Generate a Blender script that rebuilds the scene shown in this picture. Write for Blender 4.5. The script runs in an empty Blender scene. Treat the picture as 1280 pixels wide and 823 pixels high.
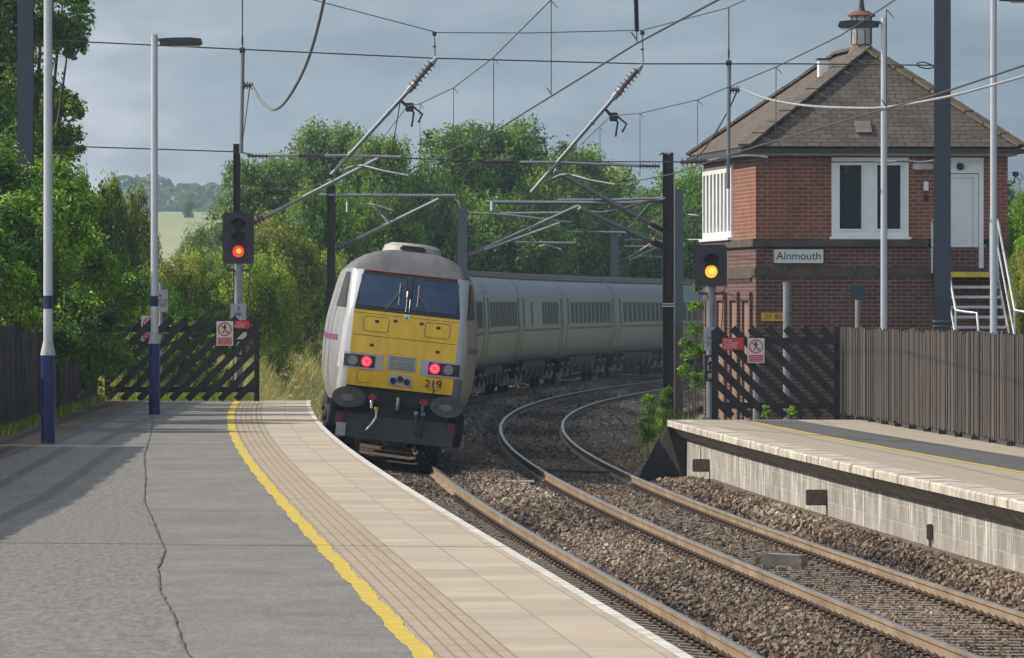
import bpy, math, random
import numpy as np
from mathutils import Vector, Matrix, Euler
random.seed(7)
SC = bpy.context.scene
COL = SC.collection
PI = math.pi
F = 9790.0            # focal length in pixels of the 1280 px wide photograph
HY = 382.3            # horizon row
EYE = 2.897           # camera height above the second track's outer rail

# ------------------------------------------------------------------ camera, world, sun, exposure
cd = bpy.data.cameras.new('camera'); cam = bpy.data.objects.new('camera', cd); COL.objects.link(cam)
cam.location = (0, 0, EYE); cam.rotation_euler = (math.radians(90), 0, 0)
cd.sensor_width = 36; cd.lens = F / 1280 * 36; cd.shift_y = -(411.5 - HY) / 1280
cd.clip_start = 1; cd.clip_end = 20000
SC.camera = cam
SUN_EL, SUN_AZ = 37.0, 283.0          # azimuth clockwise from +Y
W = bpy.data.worlds.new('World'); SC.world = W; W.use_nodes = True
nt = W.node_tree; nt.nodes.clear()
def N(t, typ, **kw):
    n = t.nodes.new(typ)
    for k, v in kw.items(): setattr(n, k, v)
    return n
def ramp(t, stops, src=None, interp='LINEAR'):
    r = N(t, 'ShaderNodeValToRGB'); e = r.color_ramp.elements; r.color_ramp.interpolation = interp
    e[0].position, e[0].color = stops[0][0], (*stops[0][1], 1)
    e[1].position, e[1].color = stops[-1][0], (*stops[-1][1], 1)
    for p, c in stops[1:-1]:
        q = e.new(p); q.color = (*c, 1)
    if src is not None: t.links.new(src, r.inputs[0])
    return r
sky = N(nt, 'ShaderNodeTexSky', sky_type='NISHITA', sun_disc=False)
sky.sun_elevation = math.radians(SUN_EL); sky.sun_rotation = math.radians(SUN_AZ)
bg1 = N(nt, 'ShaderNodeBackground'); bg1.inputs[1].default_value = .09
nt.links.new(sky.outputs[0], bg1.inputs[0])
tc = N(nt, 'ShaderNodeTexCoord'); sep = N(nt, 'ShaderNodeSeparateXYZ'); nt.links.new(tc.outputs['Generated'], sep.inputs[0])
def noise(t, src, scale, detail=4, rough=.55, vec=(1, 1, 1)):
    m = N(t, 'ShaderNodeMapping'); m.inputs['Scale'].default_value = vec
    t.links.new(src, m.inputs[0])
    n = N(t, 'ShaderNodeTexNoise'); n.inputs['Scale'].default_value = scale
    n.inputs['Detail'].default_value = detail; n.inputs['Roughness'].default_value = rough
    t.links.new(m.outputs[0], n.inputs['Vector']); return n
def mth(t, op, a, b=None, c=None, clamp=False):
    n = N(t, 'ShaderNodeMath', operation=op); n.use_clamp = clamp
    for i, v in enumerate((a, b, c)):
        if v is None: continue
        if isinstance(v, (int, float)): n.inputs[i].default_value = v
        else: t.links.new(v, n.inputs[i])
    return n.outputs[0]
# bank of cloud: paler low down and to the left, slate to the right
cn = noise(nt, tc.outputs['Generated'], 14, 5, .55, (1, 1, 3.6))
cn2 = noise(nt, tc.outputs['Generated'], 45, 5, .6, (1, 1, 2.6))
az = mth(nt, 'MULTIPLY_ADD', sep.outputs[0], -1.5, .60)            # x -.065..065
el = mth(nt, 'MULTIPLY', sep.outputs[2], 1.0)
low = mth(nt, 'MULTIPLY_ADD', el, -26.0, 1.0, clamp=True)             # 1 at horizon
v = mth(nt, 'MULTIPLY_ADD', cn.outputs[0], 1.5, az)
v = mth(nt, 'MULTIPLY_ADD', cn2.outputs[0], .8, v)
v = mth(nt, 'MULTIPLY_ADD', low, mth(nt, 'MULTIPLY_ADD', sep.outputs[0], -13.0, .0, clamp=False), v)
v = mth(nt, 'SUBTRACT', v, 1.13, clamp=True)
cr = ramp(nt, [(0, (.065, .095, .135)), (.3, (.115, .155, .205)), (.55, (.215, .275, .335)), (.78, (.32, .375, .43)), (1, (.56, .575, .62))], v)
bg2 = N(nt, 'ShaderNodeBackground'); nt.links.new(mth(nt, 'MAXIMUM', mth(nt, 'MULTIPLY_ADD', sep.outputs[1], -2.0, .8), 1.0), bg2.inputs[1])   # white cloud behind the camera, unseen, brightened as added fill light
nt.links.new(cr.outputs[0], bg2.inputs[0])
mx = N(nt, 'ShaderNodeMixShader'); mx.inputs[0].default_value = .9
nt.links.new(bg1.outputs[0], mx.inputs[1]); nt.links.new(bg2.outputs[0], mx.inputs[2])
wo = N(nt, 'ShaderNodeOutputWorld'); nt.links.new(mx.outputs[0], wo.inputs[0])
sl = bpy.data.lights.new('sun', 'SUN'); sl.energy = 4.4; sl.angle = math.radians(.6); sl.color = (1, .90, .75)
so = bpy.data.objects.new('sun', sl); COL.objects.link(so)
ea, aa = math.radians(SUN_EL), math.radians(SUN_AZ)
SD = Vector((math.sin(aa) * math.cos(ea), math.cos(aa) * math.cos(ea), math.sin(ea)))
so.rotation_euler = SD.to_track_quat('Z', 'Y').to_euler(); so.location = SD * 100
SC.view_settings.view_transform = 'Standard'; SC.view_settings.look = 'None'
SC.view_settings.exposure = 0.25; SC.view_settings.gamma = 1
SC.render.engine = 'CYCLES'
SC.cycles.volume_bounces = 0
SC.cycles.max_bounces = 6

# ------------------------------------------------------------------ materials
MATS = {}
def mat(name, col, rough=.7, metal=0, var=.25, scale=3.0, bump=0, bscale=40, col2=None, spec=.5, coat=0, stretch=(1, 1, 1), coords='Object', emit=None, estr=0, alpha=None):
    """base colour modulated by two octaves of noise, with optional bump"""
    if name in MATS: return MATS[name]
    m = bpy.data.materials.new(name); m.use_nodes = True; t = m.node_tree; b = t.nodes['Principled BSDF']
    b.inputs['Roughness'].default_value = rough; b.inputs['Metallic'].default_value = metal
    b.inputs['Specular IOR Level'].default_value = spec; b.inputs['Coat Weight'].default_value = coat
    c = N(t, 'ShaderNodeTexCoord')
    n = noise(t, c.outputs[coords], scale, 6, .62, stretch)
    c2 = col2 or tuple(x * (1 - var) for x in col)
    c1 = col if col2 else tuple(min(1, x * (1 + var * .6)) for x in col)
    r = ramp(t, [(.32, c2), (.68, c1)], n.outputs[0])
    t.links.new(r.outputs[0], b.inputs['Base Color'])
    rr = mth(t, 'MULTIPLY_ADD', n.outputs[0], .25, rough - .12, clamp=True); t.links.new(rr, b.inputs['Roughness'])
    if bump:
        n2 = noise(t, c.outputs[coords], bscale, 4, .6)
        bp = N(t, 'ShaderNodeBump'); bp.inputs['Strength'].default_value = bump; bp.inputs['Distance'].default_value = .02
        t.links.new(n2.outputs[0], bp.inputs['Height']); t.links.new(bp.outputs[0], b.inputs['Normal'])
    if emit:
        b.inputs['Emission Color'].default_value = (*emit, 1); b.inputs['Emission Strength'].default_value = estr
    MATS[name] = m; return m
def board_tone(m, lo=.55, hi=1.35):
    t = m.node_tree; b = t.nodes['Principled BSDF']; src = b.inputs['Base Color'].links[0].from_socket
    g = N(t, 'ShaderNodeNewGeometry'); k = mth(t, 'MULTIPLY_ADD', g.outputs['Random Per Island'], hi - lo, lo)
    v = N(t, 'ShaderNodeVectorMath', operation='SCALE'); t.links.new(src, v.inputs[0]); t.links.new(k, v.inputs['Scale']); t.links.new(v.outputs[0], b.inputs['Base Color']); return m
def leafmat(name, dark, light, yellow=None, trans=.42):
    if name in MATS: return MATS[name]
    m = bpy.data.materials.new(name); m.use_nodes = True; t = m.node_tree; b = t.nodes['Principled BSDF']
    at = N(t, 'ShaderNodeAttribute', attribute_name='tint')
    st = [(0, dark), (.7, light), (1, yellow or light)]
    r = ramp(t, st, at.outputs['Fac']); t.links.new(r.outputs[0], b.inputs['Base Color'])
    b.inputs['Roughness'].default_value = .45; b.inputs['Specular IOR Level'].default_value = .5
    tr = N(t, 'ShaderNodeBsdfTranslucent')
    mm = N(t, 'ShaderNodeMix', data_type='RGBA', blend_type='MULTIPLY'); mm.inputs[0].default_value = 1
    t.links.new(r.outputs[0], mm.inputs[6]); mm.inputs[7].default_value = (1.9, 1.8, .7, 1)
    t.links.new(mm.outputs[2], tr.inputs[0])
    ms = N(t, 'ShaderNodeMixShader'); ms.inputs[0].default_value = trans
    t.links.new(b.outputs[0], ms.inputs[1]); t.links.new(tr.outputs[0], ms.inputs[2])
    t.links.new(ms.outputs[0], t.nodes['Material Output'].inputs[0])
    MATS[name] = m; return m
def brickmat(name, c1, c2, mortar, bw=.225, bh=.075, ms=.012, bias=0, dirt=.35, bump=.5, streak=0, c3=None):
    if name in MATS: return MATS[name]
    m = bpy.data.materials.new(name); m.use_nodes = True; t = m.node_tree; b = t.nodes['Principled BSDF']
    uv = N(t, 'ShaderNodeUVMap'); uv.uv_map = 'UVMap'
    k = N(t, 'ShaderNodeTexBrick'); k.inputs['Scale'].default_value = 1
    k.inputs['Brick Width'].default_value = bw; k.inputs['Row Height'].default_value = bh
    k.inputs['Mortar Size'].default_value = ms; k.inputs['Mortar Smooth'].default_value = .2; k.inputs['Bias'].default_value = bias
    k.inputs['Color1'].default_value = (*c1, 1); k.inputs['Color2'].default_value = (*c2, 1); k.inputs['Mortar'].default_value = (*mortar, 1)
    t.links.new(uv.outputs[0], k.inputs['Vector'])
    n = noise(t, uv.outputs[0], 2.2, 6, .65, (1, .7, 1))
    n3 = noise(t, uv.outputs[0], 11, 4, .6, (1, 2.2, 1))
    mx1 = N(t, 'ShaderNodeMix', data_type='RGBA'); t.links.new(k.outputs[0], mx1.inputs[6])
    mx1.inputs[7].default_value = (*(c3 or c2), 1)
    t.links.new(mth(t, 'MULTIPLY_ADD', n3.outputs[0], 2.4, -1.15, clamp=True), mx1.inputs[0])
    dk = ramp(t, [(.3, (1 - dirt,) * 3), (.7, (1, 1, 1))], n.outputs[0])
    mx2 = N(t, 'ShaderNodeMix', data_type='RGBA', blend_type='MULTIPLY'); mx2.inputs[0].default_value = 1
    t.links.new(mx1.outputs[2], mx2.inputs[6]); t.links.new(dk.outputs[0], mx2.inputs[7])
    out = mx2.outputs[2]
    if streak:   # lime wash streaks running down the blocks
        sn = noise(t, uv.outputs[0], 3.0, 6, .7, (2.6, .35, 1))
        big = noise(t, uv.outputs[0], .8, 2, .5, (1, .6, 1))
        f = mth(t, 'MULTIPLY_ADD', sn.outputs[0], 4.5, -2.2, clamp=True)
        f = mth(t, 'MULTIPLY', f, mth(t, 'MULTIPLY_ADD', big.outputs[0], 5.0, -1.75, clamp=True))
        mx3 = N(t, 'ShaderNodeMix', data_type='RGBA'); t.links.new(mth(t, 'MULTIPLY', f, streak), mx3.inputs[0])
        t.links.new(out, mx3.inputs[6]); mx3.inputs[7].default_value = (.80, .79, .76, 1)
        sd = noise(t, uv.outputs[0], 2.0, 5, .7, (4.5, .3, 1))
        df = mth(t, 'MULTIPLY_ADD', sd.outputs[0], 3.5, -2.0, clamp=True)
        mx4 = N(t, 'ShaderNodeMix', data_type='RGBA'); t.links.new(mth(t, 'MULTIPLY', df, .7), mx4.inputs[0])
        t.links.new(mx3.outputs[2], mx4.inputs[6]); mx4.inputs[7].default_value = (.07, .06, .06, 1)
        out = mx4.outputs[2]
    t.links.new(out, b.inputs['Base Color']); b.inputs['Roughness'].default_value = .85
    bp = N(t, 'ShaderNodeBump'); bp.inputs['Strength'].default_value = bump; bp.inputs['Distance'].default_value = .01; bp.invert = True
    t.links.new(k.outputs[1], bp.inputs['Height']); t.links.new(bp.outputs[0], b.inputs['Normal'])
    MATS[name] = m; return m

# ------------------------------------------------------------------ mesh builder
class MB:
    def __init__(s): s.v = []; s.f = []; s.m = []; s.sm = []; s.T = Matrix.Identity(4)
    def add(s, vs, fs, mi=0, smooth=False):
        o = len(s.v); T = s.T
        s.v += [tuple(T @ Vector(p)) for p in vs]
        s.f += [tuple(i + o for i in f) for f in fs]; s.m += [mi] * len(fs); s.sm += [smooth] * len(fs); return s
    def box(s, x0, x1, y0, y1, z0, z1, mi=0, bev=0):
        if bev:
            b = min(bev, (x1 - x0) / 2.2, (y1 - y0) / 2.2, (z1 - z0) / 2.2)
            bm = bmesh_box(x0, x1, y0, y1, z0, z1, b); return s.add(*bm, mi)
        v = [(x, y, z) for z in (z0, z1) for y in (y0, y1) for x in (x0, x1)]
        return s.add(v, [(0, 2, 3, 1), (4, 5, 7, 6), (0, 1, 5, 4), (2, 6, 7, 3), (0, 4, 6, 2), (1, 3, 7, 5)], mi)
    def bar(s, p0, p1, w, h, mi=0, up=(0, 0, 1)):
        p0 = Vector(p0); p1 = Vector(p1); d = (p1 - p0).normalized(); u = Vector(up)
        r = d.cross(u)
        if r.length < 1e-4: r = d.cross(Vector((1, 0, 0)))
        r.normalize(); u = r.cross(d)
        v = [p + r * (a * w / 2) + u * (b * h / 2) for p in (p0, p1) for a, b in ((-1, -1), (1, -1), (1, 1), (-1, 1))]
        return s.add(v, [(0, 1, 2, 3), (7, 6, 5, 4), (0, 4, 5, 1), (1, 5, 6, 2), (2, 6, 7, 3), (3, 7, 4, 0)], mi)
    def tube(s, pts, r, n=8, mi=0, cap=True, smooth=True):
        pts = [Vector(p) for p in pts]; k = len(pts)
        if not hasattr(r, '__len__'): r = [r] * k
        vs = []; prev = None
        for i, p in enumerate(pts):
            d = (pts[min(i + 1, k - 1)] - pts[max(i - 1, 0)]).normalized()
            if prev is None:
                a = d.orthogonal().normalized()
            else:
                a = prev - d * prev.dot(d)
                a = a.normalized() if a.length > 1e-5 else d.orthogonal().normalized()
            prev = a; b = d.cross(a)
            vs += [p + (a * math.cos(2 * PI * j / n) + b * math.sin(2 * PI * j / n)) * r[i] for j in range(n)]
        fs = [(i * n + j, i * n + (j + 1) % n, (i + 1) * n + (j + 1) % n, (i + 1) * n + j) for i in range(k - 1) for j in range(n)]
        s.add(vs, fs, mi, smooth)
        if cap: 
            s.add(vs[:n], [tuple(range(n - 1, -1, -1))], mi); s.add(vs[-n:], [tuple(range(n))], mi)
        return s
    def insul(s, p0, p1, r, k=7, mi=0):
        """ribbed insulator: discs strung between two points"""
        p0 = Vector(p0); p1 = Vector(p1); pts = []; rr = []
        for i in range(k):
            for t, q in ((0.02, .42), (.35, .42), (.45, 1), (.60, 1), (.72, .42)):
                pts.append(p0.lerp(p1, (i + t) / k)); rr.append(r * q)
        pts.append(p1); rr.append(r * .42)
        return s.tube(pts, rr, 10, mi, True, False)
    def prism(s, poly, axis, a0, a1, mi=0):
        """polygon in the two other axes swept along one axis"""
        n = len(poly)
        def P(q, a):
            return {'x': (a, q[0], q[1]), 'y': (q[0], a, q[1]), 'z': (q[0], q[1], a)}[axis]
        v = [P(q, a0) for q in poly] + [P(q, a1) for q in poly]
        return s.add(v, [tuple(range(n - 1, -1, -1)), tuple(range(n, 2 * n))] + [(i, (i + 1) % n, n + (i + 1) % n, n + i) for i in range(n)], mi)
    def disc(s, c, rx, rz, y0, y1, n=20, mi=0):
        return s.prism([(c[0] + rx * math.cos(2 * PI * i / n), c[1] + rz * math.sin(2 * PI * i / n)) for i in range(n)], 'y', y0, y1, mi)
    def build(s, name, mats, parent=None, fixn=True):
        me = bpy.data.meshes.new(name); me.from_pydata([tuple(v) for v in s.v], [], s.f)
        if fixn:
            import bmesh
            bm = bmesh.new(); bm.from_mesh(me); bmesh.ops.recalc_face_normals(bm, faces=bm.faces); bm.to_mesh(me); bm.free()
        for m in (mats if isinstance(mats, (list, tuple)) else [mats]): me.materials.append(m)
        me.polygons.foreach_set('material_index', s.m); me.polygons.foreach_set('use_smooth', s.sm)
        boxuv(me); me.update()
        o = bpy.data.objects.new(name, me); COL.objects.link(o); o.parent = parent; return o
def bmesh_box(x0, x1, y0, y1, z0, z1, b):
    import bmesh
    bm = bmesh.new(); bmesh.ops.create_cube(bm, size=1)
    for v in bm.verts: v.co = ((x0 + x1) / 2 + v.co.x * (x1 - x0), (y0 + y1) / 2 + v.co.y * (y1 - y0), (z0 + z1) / 2 + v.co.z * (z1 - z0))
    bmesh.ops.bevel(bm, geom=list(bm.edges), offset=b, segments=2, affect='EDGES')
    bm.verts.index_update()
    r = ([tuple(v.co) for v in bm.verts], [tuple(v.index for v in f.verts) for f in bm.faces]); bm.free(); return r
def boxuv(me):
    uv = me.uv_layers.new(name='UVMap'); n = len(me.loops)
    co = np.empty(len(me.vertices) * 3); me.vertices.foreach_get('co', co); co = co.reshape(-1, 3)
    li = np.empty(n, int); me.loops.foreach_get('vertex_index', li)
    npol = len(me.polygons); nr = np.empty(npol * 3); me.polygons.foreach_get('normal', nr); nr = np.abs(nr.reshape(-1, 3))
    tot = np.empty(npol, int); me.polygons.foreach_get('loop_total', tot); ax = np.repeat(nr.argmax(1), tot)
    c = co[li]; u = np.where(ax == 0, c[:, 1], c[:, 0]); w = np.where(ax == 2, c[:, 1], c[:, 2])
    uv.data.foreach_set('uv', np.stack([u, w], 1).ravel())
def sheet(name, rows, m, uvs=None, parent=None, smooth=True):
    """grid of points (rows of equal length) as one surface; uvs the same shape"""
    k = len(rows[0]); vs = [p for r in rows for p in r]
    fs = [(i * k + j, i * k + j + 1, (i + 1) * k + j + 1, (i + 1) * k + j) for i in range(len(rows) - 1) for j in range(k - 1)]
    me = bpy.data.meshes.new(name); me.from_pydata(vs, [], fs)
    if me.polygons and me.polygons[0].normal.z < -1e-3: me.flip_normals()
    me.materials.append(m); boxuv(me)
    if uvs:
        fl = np.array([q for r in uvs for q in r]); li = np.empty(len(me.loops), int); me.loops.foreach_get('vertex_index', li)
        me.uv_layers[0].data.foreach_set('uv', fl[li].ravel())
    me.polygons.foreach_set('use_smooth', [smooth] * len(fs)); me.update()
    o = bpy.data.objects.new(name, me); COL.objects.link(o); o.parent = parent; return o
def tag(o, label=None, cat=None, group=None, kind=None):
    if label: o['label'] = label
    if cat: o['category'] = cat
    if group: o['group'] = group
    if kind: o['kind'] = kind
    return o
def empty(name, loc, rot=(0, 0, 0), label=None, cat=None, group=None):
    o = bpy.data.objects.new(name, None); COL.objects.link(o); o.location = loc; o.rotation_euler = rot
    o.empty_display_size = .2
    return tag(o, label, cat, group)
def copy_tree(o, parent=None):
    c = o.copy(); COL.objects.link(c); c.parent = parent
    for ch in [x for x in KIDS.get(o.name, o.children)]: copy_tree(ch, c)
    return c
KIDS = {}
def text(s, size, m, loc, rot=(PI / 2, 0, 0), parent=None, name='lettering', ext=.002, align='CENTER', sx=1, space=1.0, bold=0):
    cu = bpy.data.curves.new(name, 'FONT'); cu.body = s; cu.size = size; cu.extrude = ext; cu.align_x = align; cu.align_y = 'CENTER'
    cu.space_character = space; cu.offset = bold
    tmp = bpy.data.objects.new('t', cu); COL.objects.link(tmp)
    dg = bpy.context.evaluated_depsgraph_get(); me = bpy.data.meshes.new_from_object(tmp.evaluated_get(dg)); me.name = name
    bpy.data.objects.remove(tmp); me.materials.clear(); me.materials.append(m)
    o = bpy.data.objects.new(name, me); COL.objects.link(o); o.parent = parent; o.location = loc; o.rotation_euler = rot; o.scale = (sx, 1, 1)
    return o
def at(px, py, Y): return Vector(((px - 640) * Y / F, Y, EYE + (HY - py) * Y / F))
def ss(a, b, x):
    t = np.clip((x - a) / (b - a), 0, 1); return t * t * (3 - 2 * t)

# ------------------------------------------------------------------ track alignment
PA = (-.2326, -.7546, 3.4202, .706, -.099)
def TT(Y): return (Y / F - .018) / .01
def cx(Y):
    t = TT(np.minimum(Y, .0365 * F)); b = PA[0] + PA[1] * t + PA[2] * t ** 2 + PA[3] * t ** 3 + PA[4] * t ** 4
    t1 = TT(.0365 * F); sl = (PA[1] + 2 * PA[2] * t1 + 3 * PA[3] * t1 ** 2 + 4 * PA[4] * t1 ** 3) / .01 / F
    return b + np.maximum(Y - .0365 * F, 0) * sl
def T2L(Y): return cx(Y), 0 * Y
def T2R(Y): return cx(Y) + 1.505, -(.0525 + .0393 * np.minimum(TT(Y), 1.2)) * 1.505
def T1R(Y): return cx(Y) - 1.929, .0913 + .0227 * np.minimum(TT(Y), 1.4)
def T1L(Y): return cx(Y) - 3.434, .0913 + .0227 * np.minimum(TT(Y), 1.4) + .155
def LPE(Y): return T1R(Y)[0] - (2.158 + .0922 * TT(Y))     # left platform edge
def LPZ(Y): return EYE - (1.8286 - .1057 * TT(Y))
LEND = 153.0
def RPE(Y): return T2R(Y)[0] + .62                          # right platform edge
RPZ = EYE - 2.0
REND = 136.5

# ------------------------------------------------------------------ ground, hills
def gz(X, Y):
    X = np.asarray(X, float); Y = np.asarray(Y, float)
    c = cx(np.minimum(Y, 330)); d = X - (c - 2.7)
    z = -.75 + 0 * X
    lb = ss(1.5, 5.0, -d) * 2.0
    z = z + lb * ss(148, 162, Y)
    z = z + (1 - ss(148, 162, Y)) * ss(5.0, 6.0, -d) * .9
    rb = ss(6.8, 10, d) * 1.1
    z = z + rb * ss(140, 150, Y) + (1 - ss(140, 150, Y)) * ss(7.5, 8.2, X - c + 2.2) * .95
    far = np.interp(Y, [0, 450, 900, 1500, 2000, 2500, 6000], [0, 0, 8.0, 19.5, 25, 28, 28])
    z = z + far + .12 * np.sin(X * .7 + Y * .13) * np.sin(Y * .21 - X * .3) * ss(150, 175, Y)
    z = z + np.sin(X / 90 + 1) * .4 * ss(600, 1200, Y)
    return z
M_grass = mat('ground_grass', (.08, .10, .035), .9, var=.4, scale=.35, bump=.6, bscale=6, col2=(.12, .11, .055))
def field_material():
    m = mat('field_grass', (.24, .29, .15), .9, var=.3, scale=.02, col2=(.36, .35, .21), stretch=(1, .25, 1)); return m
ys = np.concatenate([np.linspace(15, 360, 140), np.geomspace(370, 6000, 60)])
xl = np.concatenate([-np.geomspace(1500, 42, 24), np.linspace(-40, 40, 110), np.geomspace(42, 1500, 24)])
rows = [[(float(x), float(y), float(gz(x, y))) for x in xl] for y in ys]
tag(sheet('ground', [r for r in rows if r[0][1] < 520], M_grass), kind='structure')
tag(sheet('hillside_field', [r for r in rows if r[0][1] > 470], field_material()), kind='structure')

# ballast bed -----------------------------------------------------
def bprof(Y):
    """cross-section of the ballast as (X, z)"""
    a, za = T1L(Y); b, zb = T1R(Y); c, zc = T2L(Y); d, zd = T2R(Y)
    wl = float(ss(128, 140, Y))
    pr = [(a - 2.4, -.7), (a - 1.5, -.42), (a - .75, za - .26), (a - .3, za - .2), (a + .2, za - .195), (a + .75, (za + zb) / 2 - .2), (b - .2, zb - .195), (b + .3, zb - .18),
          ((b + c) / 2 - .3, max(zb, zc) - .13), ((b + c) / 2 + .3, max(zb, zc) - .13), (c - .3, zc - .18), (c + .2, zc - .195), (c + .75, (zc + zd) / 2 - .2),
          (d - .2, zd - .195), (d + .22, zd - .17), (d + .5, zd + .02 - .2 * wl), (d + .95, zd + .13 - .36 * wl), (d + 1.6, zd + .13 - .5 * wl), (d + 2.6, -.4 - .1 * wl)]
    return [(float(x), float(z)) for x, z in pr]
def bz(X, Y):
    p = bprof(Y); return float(np.interp(X, [q[0] for q in p], [q[1] for q in p]))
def ballast_mat():
    m = bpy.data.materials.new('ballast'); m.use_nodes = True; t = m.node_tree; b = t.nodes['Principled BSDF']
    c = N(t, 'ShaderNodeTexCoord'); vo = N(t, 'ShaderNodeTexVoronoi'); vo.inputs['Scale'].default_value = 19
    t.links.new(c.outputs['Object'], vo.inputs['Vector'])
    sx = N(t, 'ShaderNodeSeparateColor'); t.links.new(vo.outputs['Color'], sx.inputs[0])
    r = ramp(t, [(0, (.045, .032, .025)), (.5, (.105, .076, .058)), (1, (.20, .155, .12))], sx.outputs[0])
    t.links.new(r.outputs[0], b.inputs['Base Color']); b.inputs['Roughness'].default_value = .9
    bp = N(t, 'ShaderNodeBump'); bp.inputs['Strength'].default_value = 1; bp.inputs['Distance'].default_value = .03; bp.invert = True
    t.links.new(vo.outputs['Distance'], bp.inputs['Height']); t.links.new(bp.outputs[0], b.inputs['Normal']); return m
M_bal = ballast_mat()
by = np.linspace(25, 355, 300)
tag(sheet('ballast_bed', [[(x, float(Y), z - .03) for x, z in bprof(Y)] for Y in by], M_bal), kind='structure')

def tinted(name, V, Fq, tint, m, smooth=False):
    """numpy quads (verts (N,k,3) grouped in islands of identical topology) with a per-vertex tint"""
    n, k = V.shape[:2]; me = bpy.data.meshes.new(name)
    Fq = np.asarray(Fq); fs = (np.arange(n)[:, None, None] * k + Fq[None]).reshape(-1, Fq.shape[1])
    nf, ln = fs.shape
    me.vertices.add(n * k); me.vertices.foreach_set('co', V.reshape(-1).astype(np.float32))
    me.loops.add(nf * ln); me.loops.foreach_set('vertex_index', fs.reshape(-1).astype(np.int32))
    me.polygons.add(nf); me.polygons.foreach_set('loop_start', (np.arange(nf) * ln).astype(np.int32))
    me.polygons.foreach_set('loop_total', np.full(nf, ln, np.int32))
    me.polygons.foreach_set('use_smooth', np.full(nf, smooth))
    me.update(calc_edges=True)
    a = me.attributes.new('tint', 'FLOAT', 'POINT'); a.data.foreach_set('value', np.repeat(tint, k).astype(np.float32))
    me.materials.append(m); return me
def rotmats(rng, n):
    q = rng.normal(size=(n, 4)); q /= np.linalg.norm(q, axis=1)[:, None]; w, x, y, z = q.T
    return np.stack([1 - 2 * (y * y + z * z), 2 * (x * y - z * w), 2 * (x * z + y * w), 2 * (x * y + z * w), 1 - 2 * (x * x + z * z), 2 * (y * z - x * w),
                     2 * (x * z - y * w), 2 * (y * z + x * w), 1 - 2 * (x * x + y * y)], 1).reshape(-1, 3, 3)
def stone_mat():
    m = bpy.data.materials.new('ballast_stone'); m.use_nodes = True; t = m.node_tree; b = t.nodes['Principled BSDF']
    a = N(t, 'ShaderNodeAttribute', attribute_name='tint')
    r = ramp(t, [(0, (.04, .030, .023)), (.35, (.145, .106, .077)), (.7, (.27, .20, .148)), (.93, (.37, .295, .23)), (1, (.52, .46, .38))], a.outputs['Fac'])
    t.links.new(r.outputs[0], b.inputs['Base Color']); b.inputs['Roughness'].default_value = .85; return m
SLEEPS = .655
def stones():
    rng = np.random.default_rng(3); P = []; S = []; TI = []
    for (y0, y1, dens, sz) in ((46, 100, 400, .041), (100, 165, 170, .056), (165, 300, 45, .095)):
        nY = int((y1 - y0) / 1.0)
        for i in range(nY):
            Y0 = y0 + i; pr = bprof(Y0 + .5); xa = pr[2][0] if Y0 < 110 else pr[7][0]
            xa = float(LPE(Y0)) - .1 if Y0 < 142 else pr[7][0] - .1
            xb = RPE(Y0) + .05 if Y0 < REND else pr[-1][0]
            if Y0 > 165: xa = pr[0][0] + .3
            n = int((xb - xa) * dens); X = rng.uniform(xa, xb, n); Y = rng.uniform(Y0, Y0 + 1, n)
            z = np.interp(X, [q[0] for q in pr], [q[1] for q in pr])
            d = [X - pr[4][0] + .2, X - pr[6][0] - .2, X - pr[11][0] + .2, X - pr[13][0] - .2]   # distances to the four rails
            near = np.minimum.reduce([np.abs(q) for q in d]) < .11
            inT1 = (X > pr[3][0] - .35) & (X < pr[7][0] + .2); inT2 = (X > pr[10][0] - .2) & (X < pr[14][0] + .2)
            onS = (np.abs((Y / SLEEPS) % 1 - .5) < .22) & (inT1 | inT2)
            keep = ~near & ~(onS & (rng.random(n) < .80))
            heap = ~(inT1 | inT2)
            z = z + rng.uniform(-.02, .018, n) + heap * rng.uniform(0, .05, n) + .02 * np.sin(X * 5 + Y * 3) * np.sin(Y * 2.3 - X) * heap
            P.append(np.stack([X, Y, z], 1)[keep]); S.append((sz * rng.uniform(.6, 1.35, n))[keep])
            shade = .5 + .25 * np.sin(X * .9 + 1) * np.sin(Y * .22) + rng.normal(0, .2, n) - .22 * (inT1 | inT2)
            TI.append(shade[keep])
    P = np.concatenate(P); S = np.concatenate(S); TI = np.clip(np.concatenate(TI), 0, 1); n = len(P)
    base = np.array([(x, y, z) for z in (-.5, .5) for y in (-.5, .5) for x in (-.5, .5)], float)
    V = base[None] * rng.uniform(.55, 1.15, (n, 8, 1)) + rng.uniform(-.12, .12, (n, 8, 3))
    V *= rng.uniform(.65, 1.2, (n, 1, 3)) * S[:, None, None]
    V = np.einsum('nij,nkj->nki', rotmats(rng, n), V) + P[:, None, :]
    me = tinted('ballast_stones', V, [(0, 2, 3, 1), (4, 5, 7, 6), (0, 1, 5, 4), (2, 6, 7, 3), (0, 4, 6, 2), (1, 3, 7, 5)], TI, stone_mat())
    o = bpy.data.objects.new('ballast_stones', me); COL.objects.link(o)
    tag(o, 'brown and grey crushed stone ballast spread round the rails', 'ballast', kind='stuff'); print('stones', n)
stones()

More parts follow.
